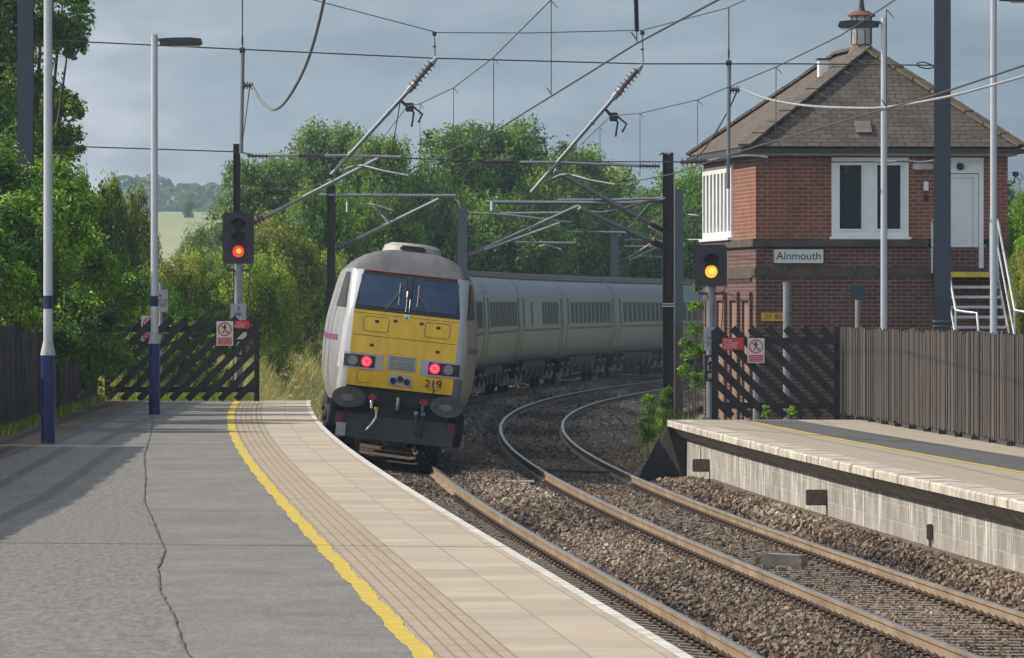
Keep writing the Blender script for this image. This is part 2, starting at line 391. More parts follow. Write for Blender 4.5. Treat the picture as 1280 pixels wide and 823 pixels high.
# rails ------------------------------------------------------------
M_railside = mat('rail_rust', (.30, .225, .155), .75, .1, .3, 2.5, stretch=(1, .3, 1), col2=(.17, .12, .08))
M_railtop = mat('rail_head', (.42, .40, .38), .32, .9, .2, 1.5)
def rail(fn, cant, label):
    prof = [(-.07, -.159), (.07, -.159), (.07, -.148), (.012, -.12), (.012, -.045), (.035, -.035), (.035, -.006), (.024, 0), (-.024, 0), (-.035, -.006), (-.035, -.035), (-.012, -.045), (-.012, -.12), (-.07, -.148)]
    mb = MB(); Ys = np.linspace(26, 350, 420); vs = []; n = len(prof)
    for Y in Ys:
        x, z = fn(Y)
        vs += [(float(x) + p * math.cos(cant) + q * math.sin(cant), float(Y), float(z) + q * math.cos(cant) - p * math.sin(cant)) for p, q in prof]
    for j in range(n):
        top = 1 if j in (6, 7, 8) else 0
        fs = [(i * n + j, i * n + (j + 1) % n, (i + 1) * n + (j + 1) % n, (i + 1) * n + j) for i in range(len(Ys) - 1)]
        mb.f += fs; mb.m += [top] * len(fs); mb.sm += [False] * len(fs)
    mb.v = vs
    o = mb.build('rail', [M_railside, M_railtop]); tag(o, label, 'rail', 'running rails of the two tracks'); return o
rail(T1L, .1, 'outer rail of the near track, beside the left platform edge')
rail(T1R, .1, 'rusty rail emerging from under the right side of the train front')
rail(T2L, .05, 'outer rail of the empty track, nearer the train')
rail(T2R, .05, 'inner rail of the empty track, beside the right platform wall')

M_conc = mat('sleeper_concrete', (.24, .20, .165), .9, var=.3, scale=6, bump=.3)
M_clip = mat('clip_steel', (.09, .06, .045), .7, .3)
# fishplate joints on the rails are drawn as short bars
def sleepers():
    mb = MB(); mb.box(-1.25, 1.25, -.13, .13, -.2, -.006, bev=.02)
    for s in (-1, 1): mb.box(s * .7525 - .1, s * .7525 + .1, -.09, .09, -.01, .004)
    t = mb.build('railway_sleeper', M_conc); bpy.data.objects.remove(t); sme = bpy.data.meshes['railway_sleeper']
    cb = MB()
    for s in (-1,):   # a looped spring clip on the seen side of the rail foot
        pts = [(s * (.06 + .05 * math.sin(a) * 1.0), -.05 + .1 * a / PI, .03 + .045 * math.sin(a)) for a in np.linspace(0, PI, 7)]
        cb.tube([(s * .05, -.06, .02)] + pts + [(s * .14, .03, .035), (s * .15, -.04, .012)], .014, 6)
    c = cb.build('rail_clip', M_clip); cme = c.data; bpy.data.objects.remove(c)
    k = 0
    for fl, fr, lab, y0, y1 in ((T1L, T1R, 'worn concrete sleeper under the near track, sunk in ballast', 46, 121), (T2L, T2R, 'worn concrete sleeper under the empty middle track, sunk in ballast', 62, 176)):
        i = int(y0 / SLEEPS)
        while (i + .5) * SLEEPS < y1:
            Y = (i + .5) * SLEEPS; i += 1
            (a, za), (b, zb) = fl(Y), fr(Y)
            o = bpy.data.objects.new('railway_sleeper', sme); COL.objects.link(o)
            sl = float(cx(Y + 1) - cx(Y - 1)) / 2
            o.location = (float(a + b) / 2, Y, float(za + zb) / 2 - .165); o.rotation_euler = (0, -math.atan2(float(zb - za), 1.505), -math.atan(sl))
            tag(o, lab, 'sleeper', 'concrete sleepers of the ' + ('near' if fl is T1L else 'middle') + ' track'); k += 1
            if Y < 135:
                for s in (-1, 1):
                    if fl is T1L and s < 0: continue
                    q = bpy.data.objects.new('rail_clip', cme); COL.objects.link(q); q.parent = o; q.location = (s * .7525, 0, .004)
    print('sleepers', k)
sleepers()

# ------------------------------------------------------------------ platforms
def asphalt():
    m = bpy.data.materials.new('asphalt'); m.use_nodes = True; t = m.node_tree; b = t.nodes['Principled BSDF']
    c = N(t, 'ShaderNodeTexCoord')
    n1 = noise(t, c.outputs['Object'], 2.6, 6, .65, (1, .35, 1)); n2 = noise(t, c.outputs['Object'], 42, 4, .8, (1, .14, 1)); n3 = noise(t, c.outputs['Object'], .55, 5, .65, (.6, 1.3, 1))
    v = mth(t, 'MULTIPLY_ADD', n2.outputs[0], .75, mth(t, 'MULTIPLY_ADD', n1.outputs[0], .45, mth(t, 'MULTIPLY', n3.outputs[0], .35)))
    r = ramp(t, [(.42, (.085, .083, .082)), (.72, (.158, .153, .148)), (1.0, (.27, .262, .25))], v)
    t.links.new(r.outputs[0], b.inputs['Base Color']); b.inputs['Roughness'].default_value = .85
    bp = N(t, 'ShaderNodeBump'); bp.inputs['Strength'].default_value = .5; bp.inputs['Distance'].default_value = .006
    t.links.new(n2.outputs[0], bp.inputs['Height']); t.links.new(bp.outputs[0], b.inputs['Normal']); return m
M_asph = asphalt()
M_asph_pale = mat('asphalt_pale', (.20, .195, .185), .88, var=.42, scale=24, stretch=(1, .14, 1), bump=.4, bscale=90)
M_asph_dark = mat('asphalt_dark', (.085, .088, .095), .85, var=.2, scale=2, bump=.4, bscale=90)
M_seam = mat('seam', (.10, .097, .094), .9, var=.3, scale=8)
def paver_mat(name, c1, c2, joint, bw, bh, ms):
    m = brickmat(name, c1, c2, joint, bw, bh, ms, dirt=.16, bump=.25, c3=tuple(x * .93 for x in c1)); return m
M_paver = paver_mat('edge_pavers', (.52, .445, .355), (.40, .345, .28), (.27, .23, .19), .9, .42, .006)
M_tact = paver_mat('tactile_pavers', (.44, .365, .275), (.38, .32, .245), (.20, .165, .13), .42, .42, .005)
M_rpaver = paver_mat('right_pavers', (.40, .35, .28), (.35, .30, .245), (.22, .19, .16), .4, .4, .006)
M_yel = mat('yellow_line_paint', (.62, .47, .045), .75, var=.3, scale=5, col2=(.47, .37, .08))
M_wedge = mat('edge_white', (.62, .60, .56), .8, var=.3, scale=4)
M_cop = mat('coping_stone', (.50, .46, .40), .85, var=.45, scale=2.2, bump=.4)
M_brown = paver_mat('brown_pavers', (.17, .125, .10), (.14, .105, .085), (.09, .08, .07), .2, .1, .006)
def strip(name, m, f0, f1, y0, y1, zf, n=120, wob=0, nc=2, parent=None, lift=0):
    Ys = np.linspace(y0, y1, n); rows = []; uvs = []
    rn = random.Random(len(name))
    for Y in Ys:
        a, b = float(f0(Y)), float(f1(Y)); w = wob * (math.sin(Y * 1.3) * .5 + math.sin(Y * 3.1 + 1) * .3 + math.sin(Y * 7.7) * .2)
        rows.append([(a + (b - a) * j / (nc - 1) + w, float(Y), float(zf(Y)) + lift) for j in range(nc)])
        uvs.append([(float(Y), (b - a) * j / (nc - 1)) for j in range(nc)])
    return sheet(name, rows, m, uvs, parent)
# left platform: body with its curved front wall, then surfaces 4 mm apart
Ys = np.linspace(28, LEND, 130)
LW = lambda Y: np.interp(Y, [28, 109, 153], [-6.6, -7.25, -7.95]) - .35
rows = [[(float(LPE(Y)) - .28, float(Y), -.8), (float(LPE(Y)) - .28, float(Y), float(LPZ(Y)) - .1), (float(LPE(Y)), float(Y), float(LPZ(Y)) - .1), (float(LPE(Y)), float(Y), float(LPZ(Y)) - .0), (float(LW(Y)) - .5, float(Y), float(LPZ(Y)) - .0), (float(LW(Y)) - .5, float(Y), -.8)] for Y in Ys]
M_wallL = brickmat('left_wall_blocks', (.20, .18, .16), (.16, .15, .14), (.12, .11, .10), .44, .215, .01)
plat = sheet('platform', rows, M_wallL, smooth=False); tag(plat, kind='structure')
Ye = np.linspace(LEND, LEND + 9, 8)   # the ramp at the far end
ramp_rows = [[(float(LPE(Y)) - .1 - (Y - LEND) * .06, float(Y), float(LPZ(LEND)) - .002 - (Y - LEND) * .15), (float(LW(LEND)), float(Y), float(LPZ(LEND)) - .002 - (Y - LEND) * .15)] for Y in Ye]
tag(sheet('platform_ramp', ramp_rows, M_asph_dark), kind='structure')
z1 = lambda Y: LPZ(Y)
o_y = lambda Y: LPE(Y) - np.interp(Y, [44, 153], [1.50, 1.42])
tag(strip('asphalt_surface', M_asph, lambda Y: LW(Y), lambda Y: o_y(Y) + .02, 28, LEND, z1, lift=.004, nc=3), kind='structure')
tag(strip('edge_paving', M_paver, lambda Y: o_y(Y) + .02 + .50, lambda Y: LPE(Y) - .07, 28, LEND, z1, lift=.005), kind='structure')
tag(strip('tactile_paving', M_tact, lambda Y: o_y(Y) + .02, lambda Y: o_y(Y) + .52, 28, LEND, z1, lift=.0055), kind='structure')
tag(strip('white_edge_line', M_wedge, lambda Y: LPE(Y) - .075, lambda Y: LPE(Y) + .004, 28, LEND, z1, lift=.009), kind='structure')
tag(strip('yellow_line', M_yel, lambda Y: o_y(Y) - .055, lambda Y: o_y(Y) + .065, 28, LEND, z1, lift=.010, wob=.018, n=600), kind='structure')
# dark grooves pressed along the tactile paving
gm = mat('groove', (.27, .215, .165), .9, var=.2)
gb = MB()
for k in range(6):
    off = .05 + k * .085
    pr = []
    for Y in np.linspace(28, LEND, 160):
        x = float(o_y(Y)) + .04 + off; z = float(LPZ(Y)) + .0095; pr.append((x, Y, z))
    vs = []; 
    for (x, y, z) in pr: vs += [(x - .006, y, z), (x + .006, y, z)]
    gb.add(vs, [(2 * i, 2 * i + 1, 2 * i + 3, 2 * i + 2) for i in range(len(pr) - 1)])
tag(gb.build('paving_grooves', gm), kind='structure')
# repair seam wandering along the asphalt and the paler side left of it
seam_px = [(192, 521), (188, 545), (180, 570), (182, 600), (180, 628), (192, 655), (206, 690), (197, 712), (200, 740), (216, 770), (226, 800), (236, 823), (252, 870)]
def plat_pt(px, py, lift=0):
    Y = 100.
    for _ in range(30): Y = (EYE - float(LPZ(Y))) * F / (py - HY)
    return ((px - 640) * Y / F, Y, float(LPZ(Y)) + lift)
sp = [plat_pt(*q) for q in seam_px]
fine = []
for i in range(len(sp) - 1):
    for k in range(10):
        t = k / 10; a, b = sp[i], sp[i + 1]
        fine.append((a[0] + (b[0] - a[0]) * t + random.uniform(-.006, .006), a[1] + (b[1] - a[1]) * t, a[2] + (b[2] - a[2]) * t))
fine.append(sp[-1])
wd = [-.001 + .009 * abs(math.sin(i * .9)) * random.random() for i in range(len(fine))]
tag(sheet('asphalt_seam', [[(x - .004 - w, y, z + .012), (x + .004 + w, y, z + .012)] for (x, y, z), w in zip(fine, wd)], M_seam), kind='structure')
tag(sheet('asphalt_patch', [[(float(LW(y)) + .9, y, z + .008), (x, y, z + .008)] for x, y, z in fine], M_asph_pale), kind='structure')
tag(strip('brown_paving', M_brown, lambda Y: LW(Y), lambda Y: LW(Y) + 1.15, 80, LEND, z1, lift=.012), kind='structure')

rgs = random.Random(4); M_gum = mat('gum_spot', (.33, .32, .30), .9, var=.2); M_stain = mat('tar_stain', (.095, .092, .09), .9, var=.3, scale=9)
for nm, m_, nn, r0, r1, lf in (('gum_spots', M_gum, 150, .008, .018, .016),):
    vs = []; fs = []
    for _ in range(nn):
        Y = rgs.uniform(44, 120); X = rgs.uniform(float(LW(Y)) + 1.4, float(o_y(Y)) - .25); r = rgs.uniform(r0, r1); n0 = len(vs)
        for a in range(12): q = r * rgs.uniform(.65, 1.15); vs.append((X + q * math.cos(a * PI / 6), Y + q * (1 if nm[0] == 'g' else 3.5) * math.sin(a * PI / 6), float(LPZ(Y)) + lf))
        fs.append(tuple(range(n0, n0 + 12)))
    me = bpy.data.meshes.new(nm); me.from_pydata(vs, [], fs); me.materials.append(m_); o = bpy.data.objects.new(nm, me); COL.objects.link(o); tag(o, kind='structure')
# right platform
Ysr = np.linspace(28, REND, 120)
M_block = brickmat('platform_blocks', (.40, .38, .35), (.31, .295, .275), (.42, .41, .39), .44, .215, .012, dirt=.45, streak=1.2, bump=.5, c3=(.15, .14, .135))
M_corb = brickmat('corbel_bricks', (.30, .25, .19), (.23, .19, .15), (.24, .22, .2), .11, .3, .008, dirt=.5, streak=.5, bump=.5)
RW = lambda Y: np.interp(Y, [28, 80, 109, 140], [10.4, 8.3, 7.1, 5.86]) + 3.0
def rrow(Y, pts): return [(float(RPE(Y)) + a, float(Y), RPZ + b) for a, b in pts]
tag(sheet('platform', [rrow(Y, [(.34, -1.7), (.34, -.27)]) + [(float(RPE(Y)) + .34, float(Y), RPZ - .27)] + rrow(Y, [(.34, -.27), (.34, -.002)]) + [(float(RW(Y)), float(Y), RPZ - .002), (float(RW(Y)), float(Y), -.8)] for Y in Ysr], M_block, smooth=False), kind='structure')
def fix_uv(o, rows_uv): pass
# wall and corbel carry UVs measured along the curve
strip_w = sheet('platform_wall', [[(float(RPE(Y)) + .337, float(Y), RPZ - 1.6), (float(RPE(Y)) + .337, float(Y), RPZ - .30)] for Y in Ysr], M_block, [[(float(Y), -1.6), (float(Y), -.3)] for Y in Ysr]); tag(strip_w, kind='structure')
strip_c = sheet('platform_corbel', [rrow(Y, [(.335, -.31), (.25, -.30), (.16, -.22), (.06, -.105)]) for Y in Ysr], M_corb, [[(float(Y), .0), (float(Y), .05), (float(Y), .14), (float(Y), .26)] for Y in Ysr]); tag(strip_c, kind='structure')
cb = MB(); yy = 28.2
while yy < REND - .05:
    y2 = min(yy + .59, REND); j = random.uniform(-.006, .006); zz = random.uniform(-.004, .003)
    v = []
    for Y in (yy + .004, y2 - .004):
        v += rrow(Y, [(.40 + j, -.1), (0 + j, -.1), (0 + j, -.015 + zz), (.02 + j, 0.006 + zz), (.40 + j, .006 + zz)])
    cb.add(v, [(0, 1, 6, 5), (1, 2, 7, 6), (2, 3, 8, 7), (3, 4, 9, 8), (4, 0, 5, 9), (4, 3, 2, 1, 0), (5, 6, 7, 8, 9)]); yy += .6
tag(cb.build('platform_coping', M_cop), kind='structure')
ryo = lambda Y: RPE(Y) + np.interp(Y, [60, 94, 140], [1.95, 1.62, 1.3])
rao = lambda Y: RPE(Y) + np.interp(Y, [60, 94, 140], [3.6, 2.84, 2.2])
zr = lambda Y: RPZ
tag(strip('right_edge_paving', M_rpaver, lambda Y: RPE(Y) + .39, ryo, 28, REND, zr, lift=.003), kind='structure')
tag(strip('right_yellow_line', M_yel, lambda Y: ryo(Y) - .04, lambda Y: ryo(Y) + .05, 28, REND - 2, zr, lift=.008, wob=.012, n=500), kind='structure')
tag(strip('right_asphalt', M_asph_dark, lambda Y: ryo(Y) + 0, rao, 28, REND, zr, lift=.004), kind='structure')
tag(strip('right_back_paving', M_rpaver, rao, RW, 28, REND, zr, lift=.0035), kind='structure')
# end of the right platform: overhanging coping falls away as a dark ramp slab
M_dkconc = mat('dark_concrete', (.10, .095, .09), .9, var=.4, scale=3, bump=.3)
e = MB(); x0 = float(RPE(REND)); ya = REND
tip = (x0 - .55, ya + 5.0, -.35)
e.add([(x0, ya, RPZ), (x0 + .4, ya, RPZ), (x0 + 5, ya, RPZ), (x0 + 5, ya + 5.5, -.4), (x0 - .2, ya + 5.5, -.4), (x0 - .55, ya + 1.2, -.25), (x0, ya, RPZ - .12), (x0 - .5, ya + 1.2, -.42), (x0 + .34, ya, -.4), (x0 + .34, ya, RPZ - .12)],
      [(0, 1, 2, 3, 4, 5), (0, 5, 7, 6), (6, 7, 8, 9)])
tag(e.build('platform_end_ramp', mat('dark_slab', (.022, .020, .020), .85, var=.4, scale=3)), kind='structure')
# kerb piece that covers the end of the platform body
e = MB(); e.box(x0 + .34, x0 + 6, ya - .01, ya + .15, -1, RPZ - .003); e.box(x0, x0 + 6, ya, ya + .35, RPZ - .1, RPZ + .006)
tag(e.build('platform_end_kerb', M_cop), kind='structure')

# ------------------------------------------------------------------ lineside details on the right wall and between tracks
M_steel = mat('galvanised', (.34, .35, .36), .55, .55, .2, 3)
M_rustbox = mat('bracket_brown', (.13, .10, .08), .85, var=.3, scale=8)
def wall_block(px, py, Y, w, h, lab):
    p = at(px, py, Y); xw = float(RPE(Y)) + .335
    mb = MB(); T = .28
    mb.box(-T, 0.05, -w / 2, w / 2, -h / 2, h / 2, bev=.012)
    o = mb.build('wall_bracket', M_rustbox); o.location = (xw, Y, p.z); tag(o, lab, 'bracket', 'blocks jutting from the platform wall')
def Yon_wall(px):      # where a pixel column meets the wall face
    Y = 110.
    for _ in range(60): Y = Y * .5 + .5 * (float(RPE(Y)) + .3) * F / (px - 640)
    return Y
wall_block(881, 582, Yon_wall(884), .22, .21, 'dark block jutting from the wall at the far end of the right platform')
wall_block(1024, 622, Yon_wall(1030), .24, .21, 'larger brown block jutting from the stained middle of the right platform wall')
Yc = Yon_wall(1162); c = at(1162, 665, Yc)
r_ = empty('wall_conduit', (float(RPE(Yc)) + .335, Yc, c.z), (0, 0, 0), 'small dark box with conduit on the right platform wall', 'junction box')
mb = MB(); mb.box(-.07, 0, -.07, .07, -.09, .09, bev=.01); mb.build('box', M_rustbox, r_)
mb = MB(); mb.tube([(-.03, 0, -.09), (-.03, 0, -.55)], .018, 8); mb.build('pipe', M_rustbox, r_)
# cover between the middle track's rails
Yb = 3.02 * F / (700 - HY); p = at(978, 703, Yb)
r_ = empty('trackside_box', (p.x, Yb, bz(p.x, Yb) - .02), (0, 0, -.25), 'weathered grey box between the rails of the empty track', 'track box')
mb = MB(); mb.prism([(-.24, 0), (-.24, .13), (-.16, .19), (.24, .17), (.27, .1), (.27, 0)], 'y', -.16, .16); mb.build('housing', mat('weathered_wood', (.27, .235, .19), .9, var=.3, scale=6, stretch=(1, 6, 1)), r_)
mb = MB(); mb.box(-.29, -.245, -.13, .13, 0, .15); mb.build('end_plate', M_rustbox, r_)
Yb = 3.0 * F / (611 - HY); p = at(637, 608, Yb)
r_ = empty('cable_trough', (p.x, Yb, bz(p.x, Yb)), (0, 0, 0), 'low grey cable tray lying on ballast ahead of the train', 'cable tray')
mb = MB(); mb.box(-.36, .36, -.5, .5, .0, .05); mb.build('tray', M_dkconc, r_)
mb = MB(); mb.box(-.4, .4, -.54, .54, .053, .075); mb.build('cover', M_steel, r_)
for px, py, lab in ((574, 550, 'short pale cable end lying on shaded ballast beside the train'), (775, 592, 'pale rod lying across the empty track')):
    Yb = 3.0 * F / (py - HY); p = at(px, py, Yb); ln = .27 if px < 600 else .02
    if px < 600:
        mb = MB(); mb.tube([(-ln / 2, 0, .03), (ln / 2, 0.3, .035)], .02, 8); o = mb.build('metal_rod', M_steel); o.location = (p.x, Yb, bz(p.x, Yb) + .02); tag(o, lab, 'rod')
Yb = 2.95 * F / (582 - HY); xa = float(T2L(Yb)[0]); mb = MB(); mb.tube([(xa + .05, Yb, -.13), (xa + 1.45, Yb - .4, -.16)], .03, 8)
tag(mb.build('tie_rod', M_rustbox), 'thin rod lying across the empty track between its rails', 'rod')

# ------------------------------------------------------------------ train
M_silver = mat('silver_paint', (.32, .335, .34), .36, .3, .12, .8, coat=0)
M_white = mat('white_cab_paint', (.50, .51, .54), .35, .15, .08, 2, coat=.3)
M_roofg = mat('cab_roof_grime', (.135, .132, .14), .65, 0, .28, 1.3, stretch=(3, .6, 1))
M_yellow = mat('warning_yellow', (.88, .56, .012), .5, 0, .12, 2.2, col2=(.68, .41, .02), coat=.05, stretch=(2.2, 1, .7))
M_black = mat('black_rubber', (.018, .018, .02), .5, 0, .3, 6)
M_dark = mat('dark_underframe', (.020, .0195, .020), .75, .1, .5, 2.5, bump=.2)
M_dgrey = mat('plough_grey', (.038, .038, .042), .7, .1, .35, 3, stretch=(1, 1, .3))
M_purple = mat('purple_stripe', (.16, .03, .12), .45)
M_red = mat('red_paint', (.33, .03, .02), .5)
M_lampbox = mat('lamp_surround', (.42, .42, .40), .5)
M_paleroof = mat('dome_paint', (.38, .365, .34), .6, 0, .2, 3)
M_greyroof = mat('coach_roof', (.11, .115, .115), .6, .1, .35, 2.5, stretch=(1, .4, 1))
M_lowgrey = mat('lower_grey', (.17, .165, .19), .5, .1, .2, 2)
def glassmat(name, col, rough=.06, spec=.5):
    return mat(name, col, rough + .06, 0, .3, 1.2, spec=spec)
M_screen = mat('windscreen_glass', (.018, .030, .080), .12, 0, .5, 1.6, col2=(.035, .055, .10), spec=.7)  # paler blue patches put reflections into the glass colour
M_cglass = mat('coach_glass', (.010, .014, .010), .4, 0, .6, .6, spec=.12)
M_redlit = mat('tail_light', (.6, .01, .01), .4, emit=(1, .02, .05), estr=1.9)
M_lens = mat('lamp_lens', (.22, .22, .23), .15, 0, .2, 20, spec=.9)
M_bright = mat('bright_steel', (.6, .6, .62), .3, .8)
M_yelhose = mat('hose_yellow', (.5, .4, .05), .6)

LV = [(.98, 1.20, .10), (1.12, 1.27, .06), (1.27, 1.31, .03), (1.45, 1.335, .01), (1.56, 1.345, 0), (1.72, 1.355, 0), (1.85, 1.36, .01), (2.0, 1.36, .03), (2.12, 1.355, .045), (2.3, 1.345, .07), (2.45, 1.33, .09), (2.60, 1.305, .12), (2.68, 1.29, .15),
      (2.85, 1.26, .24), (3.05, 1.22, .36), (3.25, 1.17, .50), (3.31, 1.15, .56), (3.40, 1.08, .68), (3.50, .97, .86), (3.58, .84, 1.05), (3.65, .67, 1.3), (3.70, .46, 1.6), (3.73, .22, 1.9), (3.74, .0, 2.1)]
def TAPER(z): return float(np.interp(z, [1, 1.5, 2.6, 3.1, 3.3, 3.5, 3.65, 3.74], [.16, .25, .25, .17, .12, .07, .02, 0]))
def nose(x, z):
    zs = [l[0] for l in LV]; hw = float(np.interp(z, zs, [l[1] for l in LV])); yf = float(np.interp(z, zs, [l[2] for l in LV]))
    c0 = .93 * hw / 1.3 if z > 2.6 else .93
    hw -= TAPER(z); t = min(1, max(0, (abs(x) - c0) / max(hw - c0, 1e-3))); return yf + .03 * x * x + .22 * (1 - math.sqrt(max(0, 1 - t * t)))
def veh_front():
    s = -1
    root = empty('driving_trailer', (0, 0, 0), label='leading driving trailer with yellow cab front, two red tail lights and number 219', cat='train car', group='vehicles of the passenger train')
    g = {k: MB() for k in ('corner_pillar', 'corner_pillar ', 'side_shell', 'side_shell ', 'yellow_front', 'roof', 'window_surround', 'skirt')}
    L = 18.6
    us = [-1, -.995, -.97, -.93, -.88, -.82, -.76]
    rows = []
    for z, hw, yf in LV:
        c0 = (.93 * hw / 1.3) if z > 2.6 else .93
        tp = TAPER(z); h2 = hw - tp
        xs = [-hw, -hw, -h2] + [-(c0 + (h2 - c0) * math.sin(a)) for a in (1.35, 1.1, .8, .45)] + [-c0, -c0 * .66, -c0 * .33, 0]
        xs = xs + [-q for q in xs[-2::-1]]
        row = [(x, nose(x, z), z) for x in xs]
        row[0] = (-hw, L, z); row[-1] = (hw, L, z); row[1] = (-hw, 3.0 + yf, z); row[-2] = (hw, 3.0 + yf, z); rows.append(row)
    k = len(rows[0])
    for i in range(len(rows) - 1):
        z = (rows[i][0][2] + rows[i + 1][0][2]) / 2
        for j in range(k - 1):
            q = [rows[i][j], rows[i][j + 1], rows[i + 1][j + 1], rows[i + 1][j]]
            mid = 7 <= j < k - 8
            if z > 3.31: n = 'roof'
            elif mid and z < 1.27: continue
            elif mid and z < 2.60: n = 'yellow_front'
            elif mid and z < 3.31: n = 'window_surround'
            elif z < 1.56 and (3 <= j < k - 4) and j > 7: n = 'skirt'  # right corner only, its shaded grey-purple put into the colour
            else: n = ('corner_pillar' if 2 <= j < k - 3 else 'side_shell') + (' ' if j > k // 2 else '')
            g[n].add(q, [(0, 1, 2, 3)], 0, True)
    M_side = mat('cab_side_silver', (.30, .31, .32), .4, .2, .15, 1.5)
    for n, m in (('corner_pillar', M_white), ('corner_pillar ', M_white), ('side_shell', M_side), ('side_shell ', M_side), ('yellow_front', M_yellow), ('roof', M_roofg), ('window_surround', M_black), ('skirt', M_lowgrey)):
        import bmesh
        o = g[n].build(n.strip(), m, root, False); bm = bmesh.new(); bm.from_mesh(o.data); bmesh.ops.remove_doubles(bm, verts=bm.verts, dist=1e-4)
        bmesh.ops.recalc_face_normals(bm, faces=bm.faces); bm.to_mesh(o.data); bm.free()
    def panel(x0, x1, z0, z1, off, th, name, m, nx=6, nz=4, parent=root, bev=True):
        """a plate following the nose surface"""
        mb = MB(); X = np.linspace(x0, x1, nx); Z = np.linspace(z0, z1, nz)
        F0 = [(x, nose(x, z) - off, z) for z in Z for x in X]; B0 = [(x, nose(x, z) - off + th, z) for z in Z for x in X]
        mb.add(F0, [(i * nx + j, i * nx + j + 1, (i + 1) * nx + j + 1, (i + 1) * nx + j) for i in range(nz - 1) for j in range(nx - 1)])
        n = nx * nz; per = [j for j in range(nx)] + [i * nx + nx - 1 for i in range(1, nz)] + [(nz - 1) * nx + j for j in range(nx - 2, -1, -1)] + [i * nx for i in range(nz - 2, 0, -1)]
        mb.add(F0 + B0, [(per[a], per[(a + 1) % len(per)], per[(a + 1) % len(per)] + n, per[a] + n) for a in range(len(per))])
        return mb.build(name, m, parent)
    for x0, x1 in ((-.86, -.06), (.06, .86)):
        w = panel(x0, x1, 2.68, 3.22, .012, .02, 'windscreen', M_screen)
        # wiper with its pivot near the middle pillar
        sx = -1 if x0 < 0 else 1
        mb = MB(); a = (sx * .16, nose(.16, 2.95) - .05, 2.98); b = (sx * .38, nose(.4, 2.66) - .04, 2.65)
        mb.tube([a, b], .009, 6); mb.tube([(sx * .165, nose(.1, 2.72) - .05, 2.74), (sx * .165, nose(.1, 3.12) - .05, 3.12)], .013, 6)
        mb.build('wiper', mat('wiper_grey', (.14, .14, .15), .5), w)
    panel(-.045, .045, 2.62, 3.27, .035, .05, 'centre_pillar', M_dgrey, 3)
    mb = MB(); mb.tube([(-.03, nose(0, 2.66) - .05, 2.64), (-.03, nose(0, 3.0) - .05, 3.0)], .012, 6); mb.tube([(.03, nose(0, 2.66) - .05, 2.64), (.03, nose(0, 2.85) - .05, 2.86)], .01, 6); mb.build('grab_rail', M_bright, root)
    panel(-.05, .05, 2.50, 2.60, .016, .02, 'front_label', M_wedge_label(), 3)
    mb = MB(); zc = 2.53; y = nose(0, zc) - .022; mb.prism([(-.03, zc - .015), (.03, zc - .015), (0, zc + .035)], 'y', y - .002, y + .004); mb.build('front_label_mark', mat('green_mark', (.03, .25, .06), .6), root)
    panel(-.96, .96, 3.299, 3.310, .012, .02, 'red_line', M_red, 12, 2)
    # hatches and seams on the yellow front
    def outline(x0, x1, z0, z1, name):
        mb = MB(); c = .03; pts = [(x0, z0 + c), (x0, z1 - c), (x0 + c, z1), (x1 - c, z1), (x1, z1 - c), (x1, z0 + c), (x1 - c, z0), (x0 + c, z0), (x0, z0 + c)]
        mb.tube([(a, nose(a, b) - .004, b) for a, b in pts], .0042, 5); return mb.build(name, M_dark, root)
    outline(-.74, -.30, 2.24, 2.50, 'hatch'); outline(.34, .78, 2.24, 2.50, 'hatch'); outline(-.76, .72, 1.33, 1.55, 'hatch')
    mb = MB(); mb.tube([(x, nose(x, 2.585 - .0) - .004, 2.545) for x in np.linspace(-.93, .93, 9)], .006, 5)
    mb.tube([(x, nose(x, 2.19) - .003, 2.16) for x in np.linspace(-.9, .9, 9)], .005, 5); mb.build('seam', M_dark, root)
    for x, z in ((-.19, 2.46), (.27, 2.46), (-.51, 2.42), (.57, 2.42), (-.56, 2.0), (.60, 2.0)):
        mb = MB(); y = nose(x, z); mb.box(x - .035, x + .035, y - .014, y + .01, z - .024, z + .024, bev=.005); mb.build('bracket', mat('brown_bracket', (.07, .035, .015), .7), root)
    # lamp clusters
    for s in (-1, 1):
        h = panel(min(s * .33, s * 1.12), max(s * .33, s * 1.12), 1.565, 1.845, .012, .05, 'headlight_cluster', M_lampbox, 9, 3)
        panel(min(s * .47, s * 1.02), max(s * .47, s * 1.02), 1.60, 1.81, .020, .02, 'lamp_recess', M_dgrey, 7, 3, h)
        for q, r, m, nm in ((.60, .088, M_redlit, 'tail_lamp'), (.84, .088, M_lens, 'head_lamp')):
            x = s * q - .02; y = nose(x, 1.7) - .03; mb = MB(); mb.disc((x, 1.705), r, r, y - .01, y + .03, 20); mb.build(nm, m, h)
            if m is M_redlit:
                mb = MB()
                for a in range(8): mb.disc((x + .052 * math.cos(a * PI / 4), 1.705 + .052 * math.sin(a * PI / 4)), .011, .011, y - .014, y - .009, 8)
                mb.build('lamp_dots', mat('lamp_dot', (.5, .02, .02), .4, emit=(1, .22, .2), estr=1.6), h)
    gr = panel(-.255, .255, 1.60, 1.86, .012, .03, 'grille', M_lampbox, 5, 3)
    mb = MB()
    for i in range(6): z = 1.635 + i * .039; mb.box(-.22, .22, nose(0, z) - .024, nose(0, z) - .008, z - .007, z + .007)
    mb.build('grille_slats', M_lowgrey, gr)
    y = nose(0, 1.44); mb = MB(); mb.prism([(-.22, 1.34), (-.22, 1.46), (-.16, 1.54), (.16, 1.54), (.22, 1.46), (.22, 1.34)], 'y', y - .018, y + .02); cp = mb.build('socket_plate', M_lampbox, root)
    for x, z in ((-.12, 1.42), (0, 1.46), (.12, 1.42)):
        mb = MB(); mb.disc((x, z), .055, .055, y - .05, y, 16); mb.build('socket', M_dark, cp)
